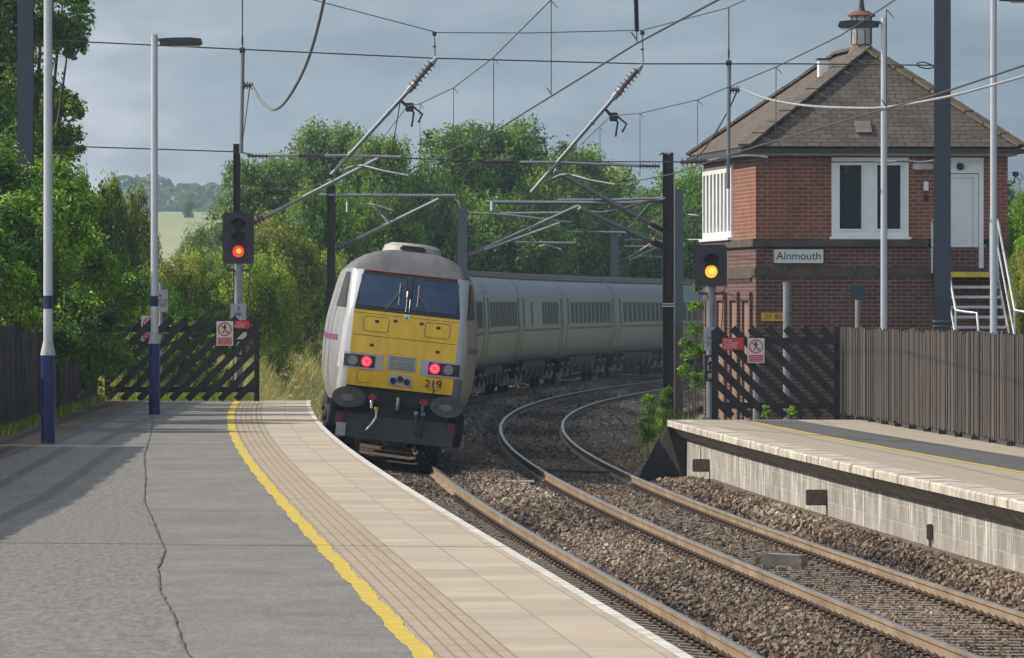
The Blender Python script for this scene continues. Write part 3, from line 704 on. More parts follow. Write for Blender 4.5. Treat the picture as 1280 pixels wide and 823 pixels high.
    text('219', .19, M_black, (.58, -.014, 1.43), parent=root, name='vehicle_number', sx=1.05, bold=.0015)
    # buffer beam, buffers, plough and hoses
    mb = MB(); mb.box(-1.02, 1.02, .12, .5, .98, 1.27, bev=.02); mb.box(-.9, .9, .3, 1.2, .6, 1.0)
    mb.box(-1.2, -.95, .9, 1.5, .35, .95, bev=.03); mb.box(.95, 1.2, .9, 1.5, .35, .95, bev=.03); mb.build('buffer_beam', M_dark, root)
    for s in (-1, 1):
        mb = MB(); mb.tube([(s * .865, .25, 1.06), (s * .865, -.12, 1.06)], [.12, .10], 14); mb.build('buffer', M_dark, root)
        hb = bpy.context.scene.collection.objects['buffer'] if False else None
        mb = MB(); mb.prism([(s * .865 + .29 * math.cos(a) , 1.06 + .185 * math.sin(a)) for a in np.linspace(0, 2 * PI, 28, endpoint=False)], 'y', -.19, -.13)
        hd = mb.build('buffer_head', mat('buffer_face', (.085, .08, .078), .55, .3, .5, 4), root)
        mb = MB(); mb.disc((s * .865 - .02, 1.05), .12, .06, -.193, -.18, 16); mb.build('worn_patch', mat('buffer_worn', (.17, .165, .16), .4, .5, .4, 10), hd)
        mb = MB(); mb.box(s * .98 - .07, s * .98 + .07, -.12, .12, .56, .78, bev=.01); mb.box(s * .98 - .02, s * .98 + .02, -.125, -.1, .60, .74); mb.build('lifeguard_bracket', mat('faded_red', (.12, .025, .02), .7, var=.5, scale=10), root)
    mb = MB(); mb.add([(-1.02, -.12, .36), (1.02, -.12, .36), (1.05, .0, .78), (-1.05, .0, .78), (-1.02, -.08, .36), (1.02, -.08, .36), (1.05, .04, .78), (-1.05, .04, .78)], [(0, 1, 2, 3), (7, 6, 5, 4), (0, 4, 5, 1), (1, 5, 6, 2), (2, 6, 7, 3), (3, 7, 4, 0)])
    mb.build('snow_plough', M_dgrey, root)
    mb = MB(); mb.box(-1.03, -.86, -.16, -.1, .37, .60); mb.build('plough_end', M_lampbox, root)
    mb = MB(); mb.box(-.55, .55, -.02, .1, .79, .83); mb.tube([(-.55, -.02, .8), (-.55, -.02, 1.0)], .02, 6); mb.tube([(.55, -.02, .8), (.55, -.02, 1.0)], .02, 6)
    mb.box(-.06, .06, -.1, .3, .9, 1.12, bev=.02); mb.box(-.3, .3, .1, .3, .82, .98); mb.build('coupling_gear', M_dark, root)
    mb = MB(); mb.tube([(0, -.12, 1.12), (0, -.2, 1.02), (0, -.12, .92)], .03, 8); mb.build('coupling_hook', M_steel, root)
    for x, m in ((-.46, M_bright), (.44, mat('blue_hose', (.05, .10, .22), .6))):
        mb = MB(); mb.tube([(x, -.05, 1.10), (x, -.14, 1.0), (x + .01, -.16, .90)], .028, 8); h = mb.build('brake_hose', m, root)
        mb = MB(); mb.box(x - .07, x + .09, -.17, -.11, 1.07, 1.11); mb.box(x - .03, x + .05, -.17, -.11, 1.04, 1.15); mb.build('cock_handle', M_red, h)
    for x, x2, m in ((-.36, -.5, M_bright), (.34, .38, M_dgrey), (.46, .46, M_dark)):
        mb = MB(); mb.tube([(x, -.1, .92), (x + .01, -.22, .75), (x * .5 + x2 * .5, -.25, .6), (x2, -.2, .5)], [.022, .026, .026, .022], 8)
        h = mb.build('hanging_hose', m, root); mb = MB(); mb.tube([(x, -.12, .86), (x, -.12, .93)], .04, 8); mb.build('hose_collar', M_yelhose if x < 0 else M_steel, h)
    mb = MB(); mb.tube([(.60, -.08, 1.0), (.60, -.09, 1.37)], .012, 6); mb.build('lamp_iron', M_black, root)
    # bogie sides seen left of the plough
    bogie(root, 2.4, 1)
    bogie(root, 15.8, 1)
    # dome with its marker slot
    mb = MB(); rows = []
    for t, w in ((0, .54), (.45, .50), (.8, .38), (1, .2)):
        rows.append([(w * math.cos(a), 1.75 - 0 + .9 * (1 - t) * 0 + (1.0 if math.sin(a) > 0 else .62 * (1 - t * .35)) * math.sin(a) * 1.0 + .6 * 1, 3.67 + .19 * math.sin(t * PI / 2)) for a in np.linspace(0, 2 * PI, 25)])
    k = len(rows[0])
    for i in range(len(rows) - 1): mb.add(rows[i] + rows[i + 1], [(j, j + 1, k + j + 1, k + j) for j in range(k - 1)], 0, True)
    mb.add(rows[-1][:-1], [tuple(range(k - 1))]); dm = mb.build('roof_dome', M_paleroof, root)
    mb = MB(); mb.box(-.23, .23, 1.70, 1.98, 3.745, 3.775); mb.box(-.2, .2, 1.70, 1.98, 3.79, 3.81)
    for i in range(5): mb.box(-.2 + i * .09, -.17 + i * .09, 1.70, 1.98, 3.77, 3.80)
    mb.build('horn_grille', M_black, dm)
    # cab side windows, doors and stripe
    for s in (-1, 1):
        def sp(y, z, o=.006):
            hw = float(np.interp(z, [l[0] for l in LV], [l[1] for l in LV])); yf = float(np.interp(z, [l[0] for l in LV], [l[2] for l in LV]))
            hw -= TAPER(z) * min(1, max(0, (3.0 + yf - y) / (3.0 - .22))); return (s * (hw + o), y, z)
        mb = MB(); P = [sp(lo + (2.3 - lo) * j / 5, z, .014) for z, lo in zip(np.linspace(2.62, 3.24, 7), np.linspace(.62, 1.0, 7)) for j in range(6)]; mb.add(P, [(i * 6 + j, i * 6 + j + 1, i * 6 + j + 7, i * 6 + j + 6) for i in range(6) for j in range(5)]); mb.build('side_window', M_black, root)
        mb = MB(); P = [sp(.95, 2.02), sp(3.05, 2.02), sp(18.5, 2.02), sp(18.5, 2.12), sp(3.05, 2.12), sp(.95, 2.12)]; mb.add(P, [(0, 1, 4, 5), (1, 2, 3, 4)]); mb.build('side_stripe', M_purple, root)
        mb = MB()
        for y0, y1, z0, z1 in ((2.2, 2.24, 1.2, 3.2), (2.95, 2.99, 1.2, 3.2)): 
            P = [sp(y0, z) for z in np.linspace(z0, z1, 6)]; Q = [sp(y1, z) for z in np.linspace(z0, z1, 6)]; mb.add(P + Q, [(i, i + 1, 7 + i, 6 + i) for i in range(5)])
        mb.build('door_seam', M_dark, root)
    mb = MB(); mb.box(-1.15, 1.15, .95, L, .9, 1.0); mb.box(-1.1, 1.1, 5, 13, .35, .95, bev=.05); mb.build('underframe', M_dark, root)
    mb = MB(); mb.prism([(l[1] * s2, l[0]) for s2, seq in ((-1, LV), (1, LV[::-1][1:])) for l in seq], 'y', L - .02, L); mb.build('end_wall', M_dark, root)
    return root
def M_wedge_label(): return mat('label_white', (.7, .7, .66), .6)
def bogie(root, yc, both=1):
    mb = MB()
    for s in (-1, 1):
        mb.prism([(yc - 1.75, .72), (yc - 1.75, .52), (yc - .6, .42), (yc + .6, .42), (yc + 1.75, .52), (yc + 1.75, .72), (yc + .5, .86), (yc - .5, .86)], 'x', s * 1.08 - .09, s * 1.08 + .09)
        mb.box(s * 1.05 - .12, s * 1.05 + .12, yc - .35, yc + .35, .55, .98, bev=.03)
        for y in (yc - 1.3, yc + 1.3):
            mb.tube([(s * 1.12, y - .33, .48), (s * 1.12, y - .33, .88)], .09, 10); mb.tube([(s * 1.12, y + .33, .48), (s * 1.12, y + .33, .88)], .09, 10)
        mb.tube([(s * 1.22, yc - 1.1, .62), (s * 1.22, yc + .9, .70)], .045, 8)
    mb.box(-1, 1, yc - .25, yc + .25, .5, .8)
    b = mb.build('bogie', M_dark, root)
    for y in (yc - 1.3, yc + 1.3):
        for s in (-1, 1):
            w = MB(); w.tube([(s * .70, y, .46), (s * .83, y, .46)], .46, 24, smooth=False); w.tube([(s * .68, y, .46), (s * .715, y, .46)], .48, 24, smooth=False); w.build('wheel', M_dark, b)
            w = MB(); w.box(s * 1.13 - .1, s * 1.13 + .12, y - .17, y + .17, .33, .62, bev=.03); w.box(s * 1.2 - .04, s * 1.2 + .07, y - .12, y + .12, .78, .86, bev=.01); w.build('axle_box', M_steel, b)
PROF = [(1.16, 1.0), (1.27, 1.12), (1.33, 1.35), (1.36, 1.7), (1.365, 2.0), (1.35, 2.25), (1.30, 2.6), (1.235, 3.0), (1.19, 3.2), (1.12, 3.36), (1.0, 3.50), (.82, 3.62), (.6, 3.70)]
def pw(z): return float(np.interp(z, [p[1] for p in PROF], [p[0] for p in PROF]))
def coach(label, windows, blanks=()):
    L = 22.9
    root = empty('passenger_coach', (0, 0, 0), label=label, cat='train car', group='vehicles of the passenger train')
    mb = MB(); n = len(PROF)
    st = [(0, .86), (.12, .93), (.4, .985), (.9, 1), (L / 2, 1), (L - .9, 1), (L - .4, .985), (L - .12, .93), (L, .86)]
    for s in (-1, 1):
        vs = [(s * x * (k if z < 3.4 else (k + 1) / 2), y, z) for y, k in st for x, z in PROF]
        mb.add(vs, [(i * n + j, i * n + j + 1, (i + 1) * n + j + 1, (i + 1) * n + j) for i in range(len(st) - 1) for j in range(n - 1)], 0, True)
    mb.build('body', M_silver, root)
    mb = MB(); rp = [(.6, 3.70), (.58, 3.735), (.3, 3.77), (0, 3.785), (-.3, 3.77), (-.58, 3.735), (-.6, 3.70)]
    mb.prism(rp, 'y', .05, L - .05)
    y = .4
    while y < L - .4: mb.box(-.6, .6, y, y + .05, 3.70, 3.80); y += .62
    mb.tube([(.72, .3, 3.70), (.72, L - .3, 3.70)], .035, 6); mb.tube([(-.72, .3, 3.70), (-.72, L - .3, 3.70)], .035, 6)
    mb.build('roof', M_greyroof, root)
    mb = MB(); mb.prism([(-1.0, 1.0), (-1.12, 2), (-1.05, 3.1), (-.7, 3.5), (.7, 3.5), (1.05, 3.1), (1.12, 2), (1.0, 1.0)], 'y', 0.02, L - .02)
    mb.box(-.65, .65, -.24, .05, 1.1, 3.2, bev=.04); mb.build('gangway', M_black, root)
    for s in (-1, 1):
        def patch(y0, y1, z0, z1, off, name, m, parent=root, nz=3):
            b_ = MB(); Z = np.linspace(z0, z1, nz); P = [(s * (pw(z) + off), y, z) for z in Z for y in (y0, y1)]; Q = [(s * (pw(z) - .03), y, z) for z in Z for y in (y0, y1)]
            b_.add(P, [(2 * i, 2 * i + 1, 2 * i + 3, 2 * i + 2) for i in range(nz - 1)])
            k = len(P); b_.add(P + Q, [(0, 1, k + 1, k), (k - 2, k - 1, 2 * k - 1, 2 * k - 2)] + [(2 * i, 2 * i + 2, k + 2 * i + 2, k + 2 * i) for i in range(nz - 1)] + [(2 * i + 1, 2 * i + 3, k + 2 * i + 3, k + 2 * i + 1) for i in range(nz - 1)])
            return b_.build(name, m, parent)
        patch(.9, L - .9, 2.04, 2.11, .005, 'side_stripe', M_purple)
        patch(.9, L - .9, 1.02, 1.10, .004, 'sill_line', M_greyroof)
        for y0, y1 in windows:
            patch(y0, y1, 2.24, 2.98, .008, 'window', M_cglass, nz=5)
        for y in (.95, L - 1.85):
            d = patch(y, y + .9, 1.15, 3.25, .006, 'door', M_silver, nz=8)
            patch(y + .3, y + .62, 2.2, 3.1, .012, 'door_window', M_black, d, nz=5)
            for e in (y - .02, y + .9): patch(e, e + .03, 1.12, 3.28, .010, 'door_seam', M_dark, d, nz=8)
    mb = MB()
    mb.prism([(-1.15, 1.0), (-1.2, .8), (-1.05, .42), (1.05, .42), (1.2, .8), (1.15, 1.0)], 'y', 5.6, L - 5.6)
    for y in (6.5, 9.0, 12.4, 15.2): mb.box(1.08, 1.22, y, y + 1.1, .5, .85, bev=.02); mb.box(-1.22, -1.08, y, y + 1.1, .5, .85, bev=.02)
    mb.build('underframe', mat('underframe_side', (.055, .06, .058), .7, .1, .4, 2), root)
    bogie(root, 3.4); bogie(root, L - 3.4)
    return root
def ctr(Y): return float(cx(Y)) - 2.6815
def zc(Y): return float(T1R(Y)[1] + T1L(Y)[1]) / 2
def walk(Y, d):
    """follow the near track for a chord of length d"""
    a = (ctr(Y), Y); lo, hi = Y, Y + d + .5
    for _ in range(50):
        m = (lo + hi) / 2
        if math.hypot(ctr(m) - a[0], m - Y) < d: lo = m
        else: hi = m
    return lo
def put(o, Y, d):
    Y2 = walk(Y, d); yaw = math.atan2(ctr(Y2) - ctr(Y), Y2 - Y)
    o.location = (ctr(Y), Y, zc(Y)); o.rotation_mode = 'XYZ'; o.rotation_euler = (math.atan2(zc(Y2) - zc(Y), Y2 - Y), .108, -yaw)
    return Y2
Y0T = 137.1
dv = veh_front(); Yn = put(dv, Y0T, 18.83)
full = [(2.6 + i * 1.82, 2.6 + i * 1.82 + 1.34) for i in range(10)]
half = [(11 + i * 1.5, 11 + i * 1.5 + 1.1) for i in range(6)] + [(5.2, 5.9)]
cA = coach('x', full); cB = coach('x', half)
for r in (cA, cB):
    for q in [r] + list(r.children): KIDS[q.name] = list(q.children)
labs = ['silver coach coupled behind the driving trailer and mostly hidden by its cab', 'second silver coach from the cab, hidden round the bend', 'third silver coach from the cab, just showing past the cab edge',
        'silver coach with dark roof gear whose near end shows right of the cab', 'silver coach with one small window and a half-blank side', 'silver coach with a full window row left of the brown mast',
        'silver coach crossed by the tall dark mast', 'silver coach passing behind the right colour light signal', 'last visible silver coach, hidden behind the brick signal box']
usedA = usedB = False
for i, lb in enumerate(labs):
    if i in (4, 2):
        o = cB if not usedB else copy_tree(cB); usedB = True
    else:
        o = cA if not usedA else copy_tree(cA); usedA = True
    o['label'] = lb; Y2 = put(o, Yn + .25, 23.1); Yn = walk(Yn, 23.4)
    if Yn > 338: break

# ------------------------------------------------------------------ signal box
def signal_box():
    root = empty('signal_box', (4.67, 150, 0), (0, 0, math.radians(5)), label='two storey red brick signal box with hipped slate roof beside the right platform', cat='building')
    Wd, D, zs, zt = 4.87, 9.0, 4.04, 5.87
    B1 = brickmat('upper_brick', (.29, .086, .047), (.19, .056, .036), (.30, .22, .17), dirt=.35, bias=.0, c3=(.20, .075, .055))
    B2 = brickmat('lower_brick', (.13, .048, .040), (.055, .030, .032), (.20, .165, .145), dirt=.4, bias=-.25, c3=(.24, .075, .04))
    M_st = mat('string_stone', (.085, .068, .054), .9, var=.5, scale=1.5, bump=.3)
    M_gut = mat('gutter', (.035, .035, .04), .5); M_fas = mat('fascia_cream', (.55, .52, .44), .7, var=.25, scale=2)
    M_w = mat('window_white', (.72, .73, .74), .45, var=.08); M_gl = mat('box_glass', (.015, .02, .018), .1, 0, .4, .5, spec=.8)
    mb = MB(); mb.box(0, Wd, 0, D, -.6, 3.46); mb.box(.003, Wd - .003, .003, D, 3.62, zs - .02)
    mb.build('lower_wall', B2, root)
    # upper walls with real window and door openings (front)
    mb = MB(); t = .22; wx0, wx1, wz0, wz1 = 1.46, 2.95, 4.22, 5.74; dx0, dx1, dz0, dz1 = 3.45, 4.40, 3.58, 5.74
    z0 = zs + .14
    mb.box(0, wx0, .0, t, z0, zt); mb.box(wx1, dx0, .0, t, z0, zt); mb.box(wx0, wx1, 0, t, z0, wz0); mb.box(wx0, wx1, 0, t, wz1, zt); mb.box(dx0, dx1, 0, t, dz1, zt)
    mb.box(dx1, Wd, 0, t, z0, zt)
    sy0, sy1 = 3.7, 8.75
    mb.box(0, t, t, sy0, z0, zt); mb.box(0, t, sy1, D, z0, zt); mb.box(0, t, sy0, sy1, 5.66, zt)
    mb.box(Wd - t, Wd, t, D, z0, zt); mb.box(t, Wd - t, D - t, D, z0, zt); mb.build('upper_wall', B1, root)
    mb = MB(); mb.box(t, Wd - t, t, D - t, z0 - .1, z0); mb.box(t, Wd - t, t, D - t, zt - .05, zt); mb.box(t + .01, Wd - t - .01, 5.2, 5.25, z0, zt - .06)
    mb.build('interior', mat('interior', (.32, .34, .28), .9), root)
    mb = MB()   # interior furniture glimpsed through the glass
    mb.box(1.3, 1.75, 3.0, 3.3, 4.6, 5.3); mb.box(1.0, 2.2, 2.2, 2.6, z0, 4.75); mb.build('desk', mat('desk', (.35, .45, .30), .7), root)
    # string courses
    mb = MB(); mb.box(-.07, dx0 - .12, -.07, .3, zs - .02, zs + .14, bev=.012); mb.box(dx1 + .1, Wd + .07, -.07, .3, zs - .02, zs + .14, bev=.012); mb.box(-.07, .3, .303, D + .05, zs - .02, zs + .14, bev=.012)
    mb.box(-.03, Wd + .03, -.03, .25, 3.46, 3.62, bev=.008); mb.box(-.03, .2, .253, D + .02, 3.46, 3.62, bev=.008)
    mb.build('string_course', M_st, root)
    mb = MB(); y = .6; mb.box(-.02, .01, .5, D - .2, 3.44, 3.459)    # dentils under the side course
    while y < D - .3: mb.box(-.05, .01, y, y + .11, 3.36, 3.445); y += .26
    mb.build('dentil_course', B2, root)
    # blind panels low on the track side
    for a, b_ in ((.5, 2.0), (2.6, 4.1), (4.8, 6.4), (6.9, 8.4)):
        mb = MB(); mb.box(-.06, 0.002, a, a + .22, .2, 3.0); mb.box(-.06, .002, b_ - .22, b_, .2, 3.0); mb.box(-.07, .002, a, b_, 3.0, 3.16); f = mb.build('blind_arch', B2, root)
        mb = MB(); mb.box(-.012, .004, a + .22, b_ - .22, .25, 2.998); mb.build('blind_panel', brickmat('infill_brick', (.30, .19, .14), (.24, .15, .11), (.26, .2, .17), dirt=.3), f)
    # front window: white frame, two lights
    fr = MB(); y0, y1 = -.02, .10
    fr.box(wx0, wx1, y0, y1, wz0, wz0 + .11); fr.box(wx0, wx1, y0, y1, wz1 - .11, wz1); fr.box(wx0, wx0 + .12, y0, y1, wz0 + .11, wz1 - .11); fr.box(wx1 - .12, wx1, y0, y1, wz0 + .11, wz1 - .11)
    xm = (wx0 + wx1) / 2; fr.box(xm - .13, xm + .10, y0, y1, wz0 + .11, wz1 - .11); fr.box(wx0 - .04, wx1 + .04, -.08, .05, wz0 - .05, wz0 - .002)
    for a, b_ in ((wx0 + .12, xm - .13), (xm + .10, wx1 - .12)):
        fr.box(a, b_, y0 - .012, y1 - .04, wz0 + .11, wz0 + .15); fr.box(a, b_, y0 - .012, y1 - .04, wz1 - .15, wz1 - .11); fr.box(a, a + .035, y0 - .012, y1 - .04, wz0 + .15, wz1 - .15); fr.box(b_ - .035, b_, y0 - .012, y1 - .04, wz0 + .15, wz1 - .15)
    w = fr.build('window', M_w, root)
    for a, b_ in ((wx0 + .12, xm - .13), (xm + .10, wx1 - .12)):
        p = MB(); p.box(a, b_, .06, .07, wz0 + .11, wz1 - .11); p.build('pane', glass_clear(), w)
    mb = MB(); mb.box(1.72, 1.80, .09, .16, 5.42, 5.62); mb.build('window_catch', M_w, w)
    # strip of tall sashes on the track side
    n = 8; st = (sy1 - sy0) / n
    for i in range(n):
        a = sy0 + i * st; b_ = a + st; f = MB()
        f.box(-.05, .1, a, a + .13, 4.24, 5.66); f.box(-.05, .1, b_ - .13, b_, 4.24, 5.66); f.box(-.05, .1, a + .13, b_ - .13, 4.24, 4.36); f.box(-.05, .1, a + .13, b_ - .13, 5.52, 5.66)
        w = f.build('sash_window', M_w, root); p = MB(); p.box(.03, .04, a + .13, b_ - .13, 4.36, 5.52); p.build('pane', glass_clear(), w)
    mb = MB(); mb.box(-.12, .1, sy0 - .05, sy1 + .05, 4.10 + .085, 4.24); mb.build('window_sill', M_w, root)
    # door
    mb = MB(); mb.box(dx0, dx0 + .09, -.01, .12, dz0, dz1); mb.box(dx1 - .09, dx1, -.01, .12, dz0, dz1); mb.box(dx0 + .09, dx1 - .09, -.01, .12, dz1 - .08, dz1); mb.box(dx0 + .09, dx1 - .09, -.01, .12, 5.44, 5.49)
    mb.box(dx0 + .09, dx1 - .09, .03, .08, 5.49, dz1 - .08); d = mb.build('door', M_w, root)
    mb = MB(); mb.box(dx0 + .1, dx1 - .1, .02, .08, dz0 + .02, 5.43); lf = mb.build('door_leaf', mat('door_leaf', (.66, .68, .70), .5, var=.06), d)
    mb = MB()
    for x0, x1, za, zb in ((dx0 + .2, dx1 - .2, dz0 + .12, dz0 + .13), (dx0 + .2, dx1 - .2, 5.34, 5.35)): mb.box(x0, x1, .012, .022, za, zb)
    mb.box(dx0 + .2, dx0 + .21, .012, .022, dz0 + .13, 5.34); mb.box(dx1 - .21, dx1 - .2, .012, .022, dz0 + .13, 5.34); mb.disc((dx1 - .55, 5.05), .012, .012, .005, .02, 8); mb.build('door_moulding', M_lampbox, d)
    mb = MB(); mb.disc((3.95, 5.57), .07, .07, -.01, .05, 18); mb.disc((3.95, 5.57), .04, .04, -.03, .0, 14); mb.build('door_vent', M_dgrey, d)
    # light fitting, keypad
    mb = MB(); mb.box(3.02, 3.42, -.12, -.0, 5.50, 5.62, bev=.02); mb.build('bulkhead_light', mat('lamp_plastic', (.45, .44, .38), .5), root)
    mb = MB(); mb.box(3.24, 3.33, -.05, 0, 5.10, 5.28, bev=.01); mb.disc((3.285, 5.23), .02, .02, -.06, -.05, 10); mb.build('keypad', M_w, root)
    mb = MB(); mb.box(3.24, 3.32, -.05, 0, 4.92, 5.03, bev=.01); mb.build('bell_box', M_black, root)
    # roof: hipped, slate
    ov = .26; ze = zt + .06; rise = 1.98
    M_sl = brickmat('slates', (.145, .113, .098), (.088, .072, .068), (.030, .026, .024), .27, .135, .011, dirt=.4, bump=.8, c3=(.17, .145, .10))
    x0, x1, y0, y1 = -ov, Wd + ov, -ov, D + ov; xm = Wd / 2; r0 = (xm, xm, ze + rise); r1 = (xm, D - xm, ze + rise)
    def slope(vs, base, name):
        me = bpy.data.meshes.new(name); me.from_pydata(vs, [], [tuple(range(len(vs)))]); me.materials.append(M_sl)
        uv = me.uv_layers.new(name='UVMap'); b0 = Vector(base[0]); ux = (Vector(base[1]) - b0).normalized()
        nrm = (Vector(vs[1]) - Vector(vs[0])).cross(Vector(vs[2]) - Vector(vs[0])).normalized(); vy = nrm.cross(ux)
        for i, p in enumerate(vs): q = Vector(p) - b0; uv.data[i].uv = (q.dot(ux), q.dot(vy))
        o = bpy.data.objects.new(name, me); COL.objects.link(o); o.parent = root
        so_ = o.modifiers.new('thick', 'SOLIDIFY'); so_.thickness = .03; so_.offset = 0
    A, Bc, C, Dd = (x0, y0, ze), (x1, y0, ze), (x1, y1, ze), (x0, y1, ze)
    slope([A, Bc, r0], (A, Bc), 'roof'); slope([Bc, C, r1, r0], (Bc, C), 'roof'); slope([C, Dd, r1], (C, Dd), 'roof'); slope([Dd, A, r0, r1], (Dd, A), 'roof')
    M_hip = mat('hip_tiles', (.115, .10, .085), .9, var=.4, scale=4, bump=.3); M_hip2 = mat('hip_tiles_lichen', (.17, .13, .07), .9, var=.4, scale=3, col2=(.10, .085, .07))
    def hip(p, q, w, m, name, k):
        mb = MB(); p = Vector(p); q = Vector(q)
        for i in range(k):
            a = p.lerp(q, i / k + .004); b_ = p.lerp(q, (i + 1) / k - .004); up = Vector((0, 0, .03 + .008 * (i % 2)))
            mb.bar(a + up, b_ + up, w, .055)
        mb.build(name, m, root)
    hip(A, r0, .30, M_hip, 'hip_tiles', 9); hip(Bc, r0, .30, M_hip2, 'hip_tiles', 9); hip(Dd, r1, .26, M_hip, 'hip_tiles', 9); hip(r0, r1, .28, M_hip, 'ridge_tiles', 9)
    mb = MB()
    for (a, b_) in ((A, Bc), (A, Dd), (Bc, C)):
        a = Vector(a); b_ = Vector(b_); dn = Vector((0, 0, -.07)); mb.bar(a + dn, b_ + dn, .11, .09)
    mb.build('gutter', M_gut, root)
    mb = MB(); mb.box(-.16, Wd + .16, -.16, -.10, zt - .10, zt + .0); mb.box(-.16, -.10, -.098, D + .1, zt - .10, zt); mb.box(Wd + .1, Wd + .16, -.098, D + .1, zt - .10, zt)
    mb.box(-.098, Wd + .098, -.098, D, zt - .012 + .012, zt + .02); mb.build('fascia', M_fas, root)
    # roof ventilator
    vx, vy = xm + .0, xm + .55; zb = ze + rise
    mb = MB(); mb.tube([(vx, vy, zb - .1), (vx, vy, zb + .14)], [.28, .16], 16); v = mb.build('roof_ventilator', M_rusty(), root)
    mb = MB(); mb.tube([(vx, vy, zb + .10), (vx, vy, zb + .66)], .20, 16, smooth=True); mb.build('ventilator_glass', mat('vent_drum', (.40, .42, .42), .5, .1, .5, 5, stretch=(2, 2, .4)), v)
    mb = MB()
    for i in range(8): a = i * PI / 4 + .2; mb.tube([(vx + .205 * math.cos(a), vy + .205 * math.sin(a), zb + .1), (vx + .205 * math.cos(a), vy + .205 * math.sin(a), zb + .66)], .014, 6)
    mb.build('ventilator_bars', M_rusty(), v)
    mb = MB(); mb.tube([(vx, vy, zb + .64), (vx, vy, zb + .67), (vx, vy, zb + .75)], [.27, .28, .14], 16, smooth=False); mb.build('ventilator_cap', M_rusty(), v)
    mb = MB(); mb.tube([(vx, vy, zb + .74), (vx, vy, zb + .80), (vx, vy, zb + .98), (vx, vy, zb + 1.0), (vx, vy, zb + 1.16), (vx, vy, zb + 1.22)], [.09, .06, .04, .03, .022, .028], 16, smooth=False); mb.build('finial', mat('finial_iron', (.06, .055, .055), .7), v)
    mb = MB(); q = .62; zq = ze + rise * (xm - q - 0 + ov) / (xm + ov); vx = xm - q; mb.box(vx - .10, vx + .10, 3.9, 4.2, zq - .1, zq + .28, bev=.01); mb.build('flue', M_w, root)
    mb = MB(); mb.box(vx - .13, vx + .13, 3.87, 4.23, zq + .28, zq + .31); mb.build('flue_cap', M_dgrey, root)
    mb = MB(); zz = ze + rise * .12; mb.bar((2.1, -.26 + .3, zz + .05), (2.1, -.26 + .62, zz + .27), .3, .03); mb.build('lead_patch', mat('lead_grey', (.17, .165, .165), .6), root)
    # name board
    bo = MB(); bo.box(.33, 1.31, -.045, -.003, 3.70, 3.99); nb = bo.build('name_board', mat('board_white', (.62, .63, .60), .5, var=.08), root)
    bo = MB(); bo.box(.33, 1.31, -.052, -.046, 3.70, 3.713); bo.box(.33, 1.31, -.052, -.046, 3.977, 3.99); bo.box(.33, .343, -.052, -.046, 3.713, 3.977); bo.box(1.297, 1.31, -.052, -.046, 3.713, 3.977); bo.build('board_rim', M_dgrey, nb)
    text('Alnmouth', .215, M_black, (.82, -.048, 3.845), parent=nb, name='board_lettering', sx=1.0)
    bo = MB(); bo.box(.10, .58, -.03, -.003, 2.60, 2.76); yb = bo.build('number_plate', mat('plate_yellow', (.62, .36, .02), .6), root)
    text('01 85', .13, M_black, (.34, -.033, 2.68), parent=yb, name='plate_lettering', sx=1.15)
    # camera on the right corner
    bo = MB(); bo.tube([(Wd, .1, 5.2), (Wd + .12, .05, 5.25), (Wd + .16, .05, 5.4)], .012, 6); bo.box(Wd + .1, Wd + .2, -.1, .08, 5.38, 5.47, bev=.01); bo.tube([(Wd + .15, 0, 5.38), (Wd + .25, 0, 5.3), (Wd + .3, 0, 5.36), (Wd + .24, 0, 5.44)], .008, 5); bo.build('security_camera', M_dgrey, root)
    return root
def M_rusty(): return mat('rusty_iron', (.22, .085, .055), .8, .1, .45, 5, col2=(.12, .075, .06))
def glass_clear():
    if 'pane_glass' in MATS: return MATS['pane_glass']
    m = bpy.data.materials.new('pane_glass'); m.use_nodes = True; t = m.node_tree; b = t.nodes['Principled BSDF']
    b.inputs['Base Color'].default_value = (.02, .025, .022, 1); b.inputs['Roughness'].default_value = .05; b.inputs['Alpha'].default_value = .55; b.inputs['Specular IOR Level'].default_value = .6
    MATS['pane_glass'] = m; return m
signal_box()
def stairs():
    root = empty('entrance_stair', (4.67, 150, 0), (0, 0, math.radians(5)), label='steel stair with white-edged treads and tubular handrails climbing to the white door', cat='stairs')
    M_t = mat('tread_white', (.55, .57, .58), .6); M_tr = mat('rail_tube_grey', (.52, .55, .58), .4, .4)
    mb = MB(); mb.box(3.36, 4.56, -1.0, -.005, 3.46, 3.52); ld = mb.build('landing', M_dgrey, root)
    mb = MB(); mb.box(3.36, 4.56, -1.03, -1.0, 3.44, 3.54); mb.build('landing_edge', mat('edge_yellow', (.6, .5, .03), .6), ld)
    for i in range(12):
        y = -1.28 - i * .25; z = 3.46 - (i + 1) * .19
        if z < .9: break
        mb = MB(); mb.box(3.42, 4.50, y, y + .25, z - .03, z); t_ = mb.build('tread', M_dgrey, root); mb = MB(); mb.box(3.42, 4.50, y - .012, y - .001, z - .045, z + .006); mb.build('tread_edge', M_t, t_)
    for x in (3.40, 4.52):
        mb = MB(); mb.bar((x, -1.0, 3.40), (x, -4.2, .97), .02, .2, 0); mb.build('stringer', M_tr, root)
        mb = MB(); mb.tube([(x, -.05, 4.52), (x, -1.05, 4.52), (x, -3.2, 2.86 - .05), (x + .14 * (1 if x > 4 else 1), -3.5, 2.78), (x + .30, -3.9, 2.76), (x + .36, -4.0, 1.9)], .026, 8)
        mb.tube([(x, -1.03, 3.4), (x, -1.03, 4.52)], .026, 8); mb.tube([(x, -.05, 3.5), (x, -.05, 4.55)], .024, 8); mb.tube([(x, -3.2, 1.7), (x, -3.2, 2.83)], .024, 8); mb.tube([(x, -.05, 4.02), (x, -1.05, 4.02), (x, -3.2, 2.3)], .02, 8)
        mb.build('handrail', M_tr, root)
stairs()

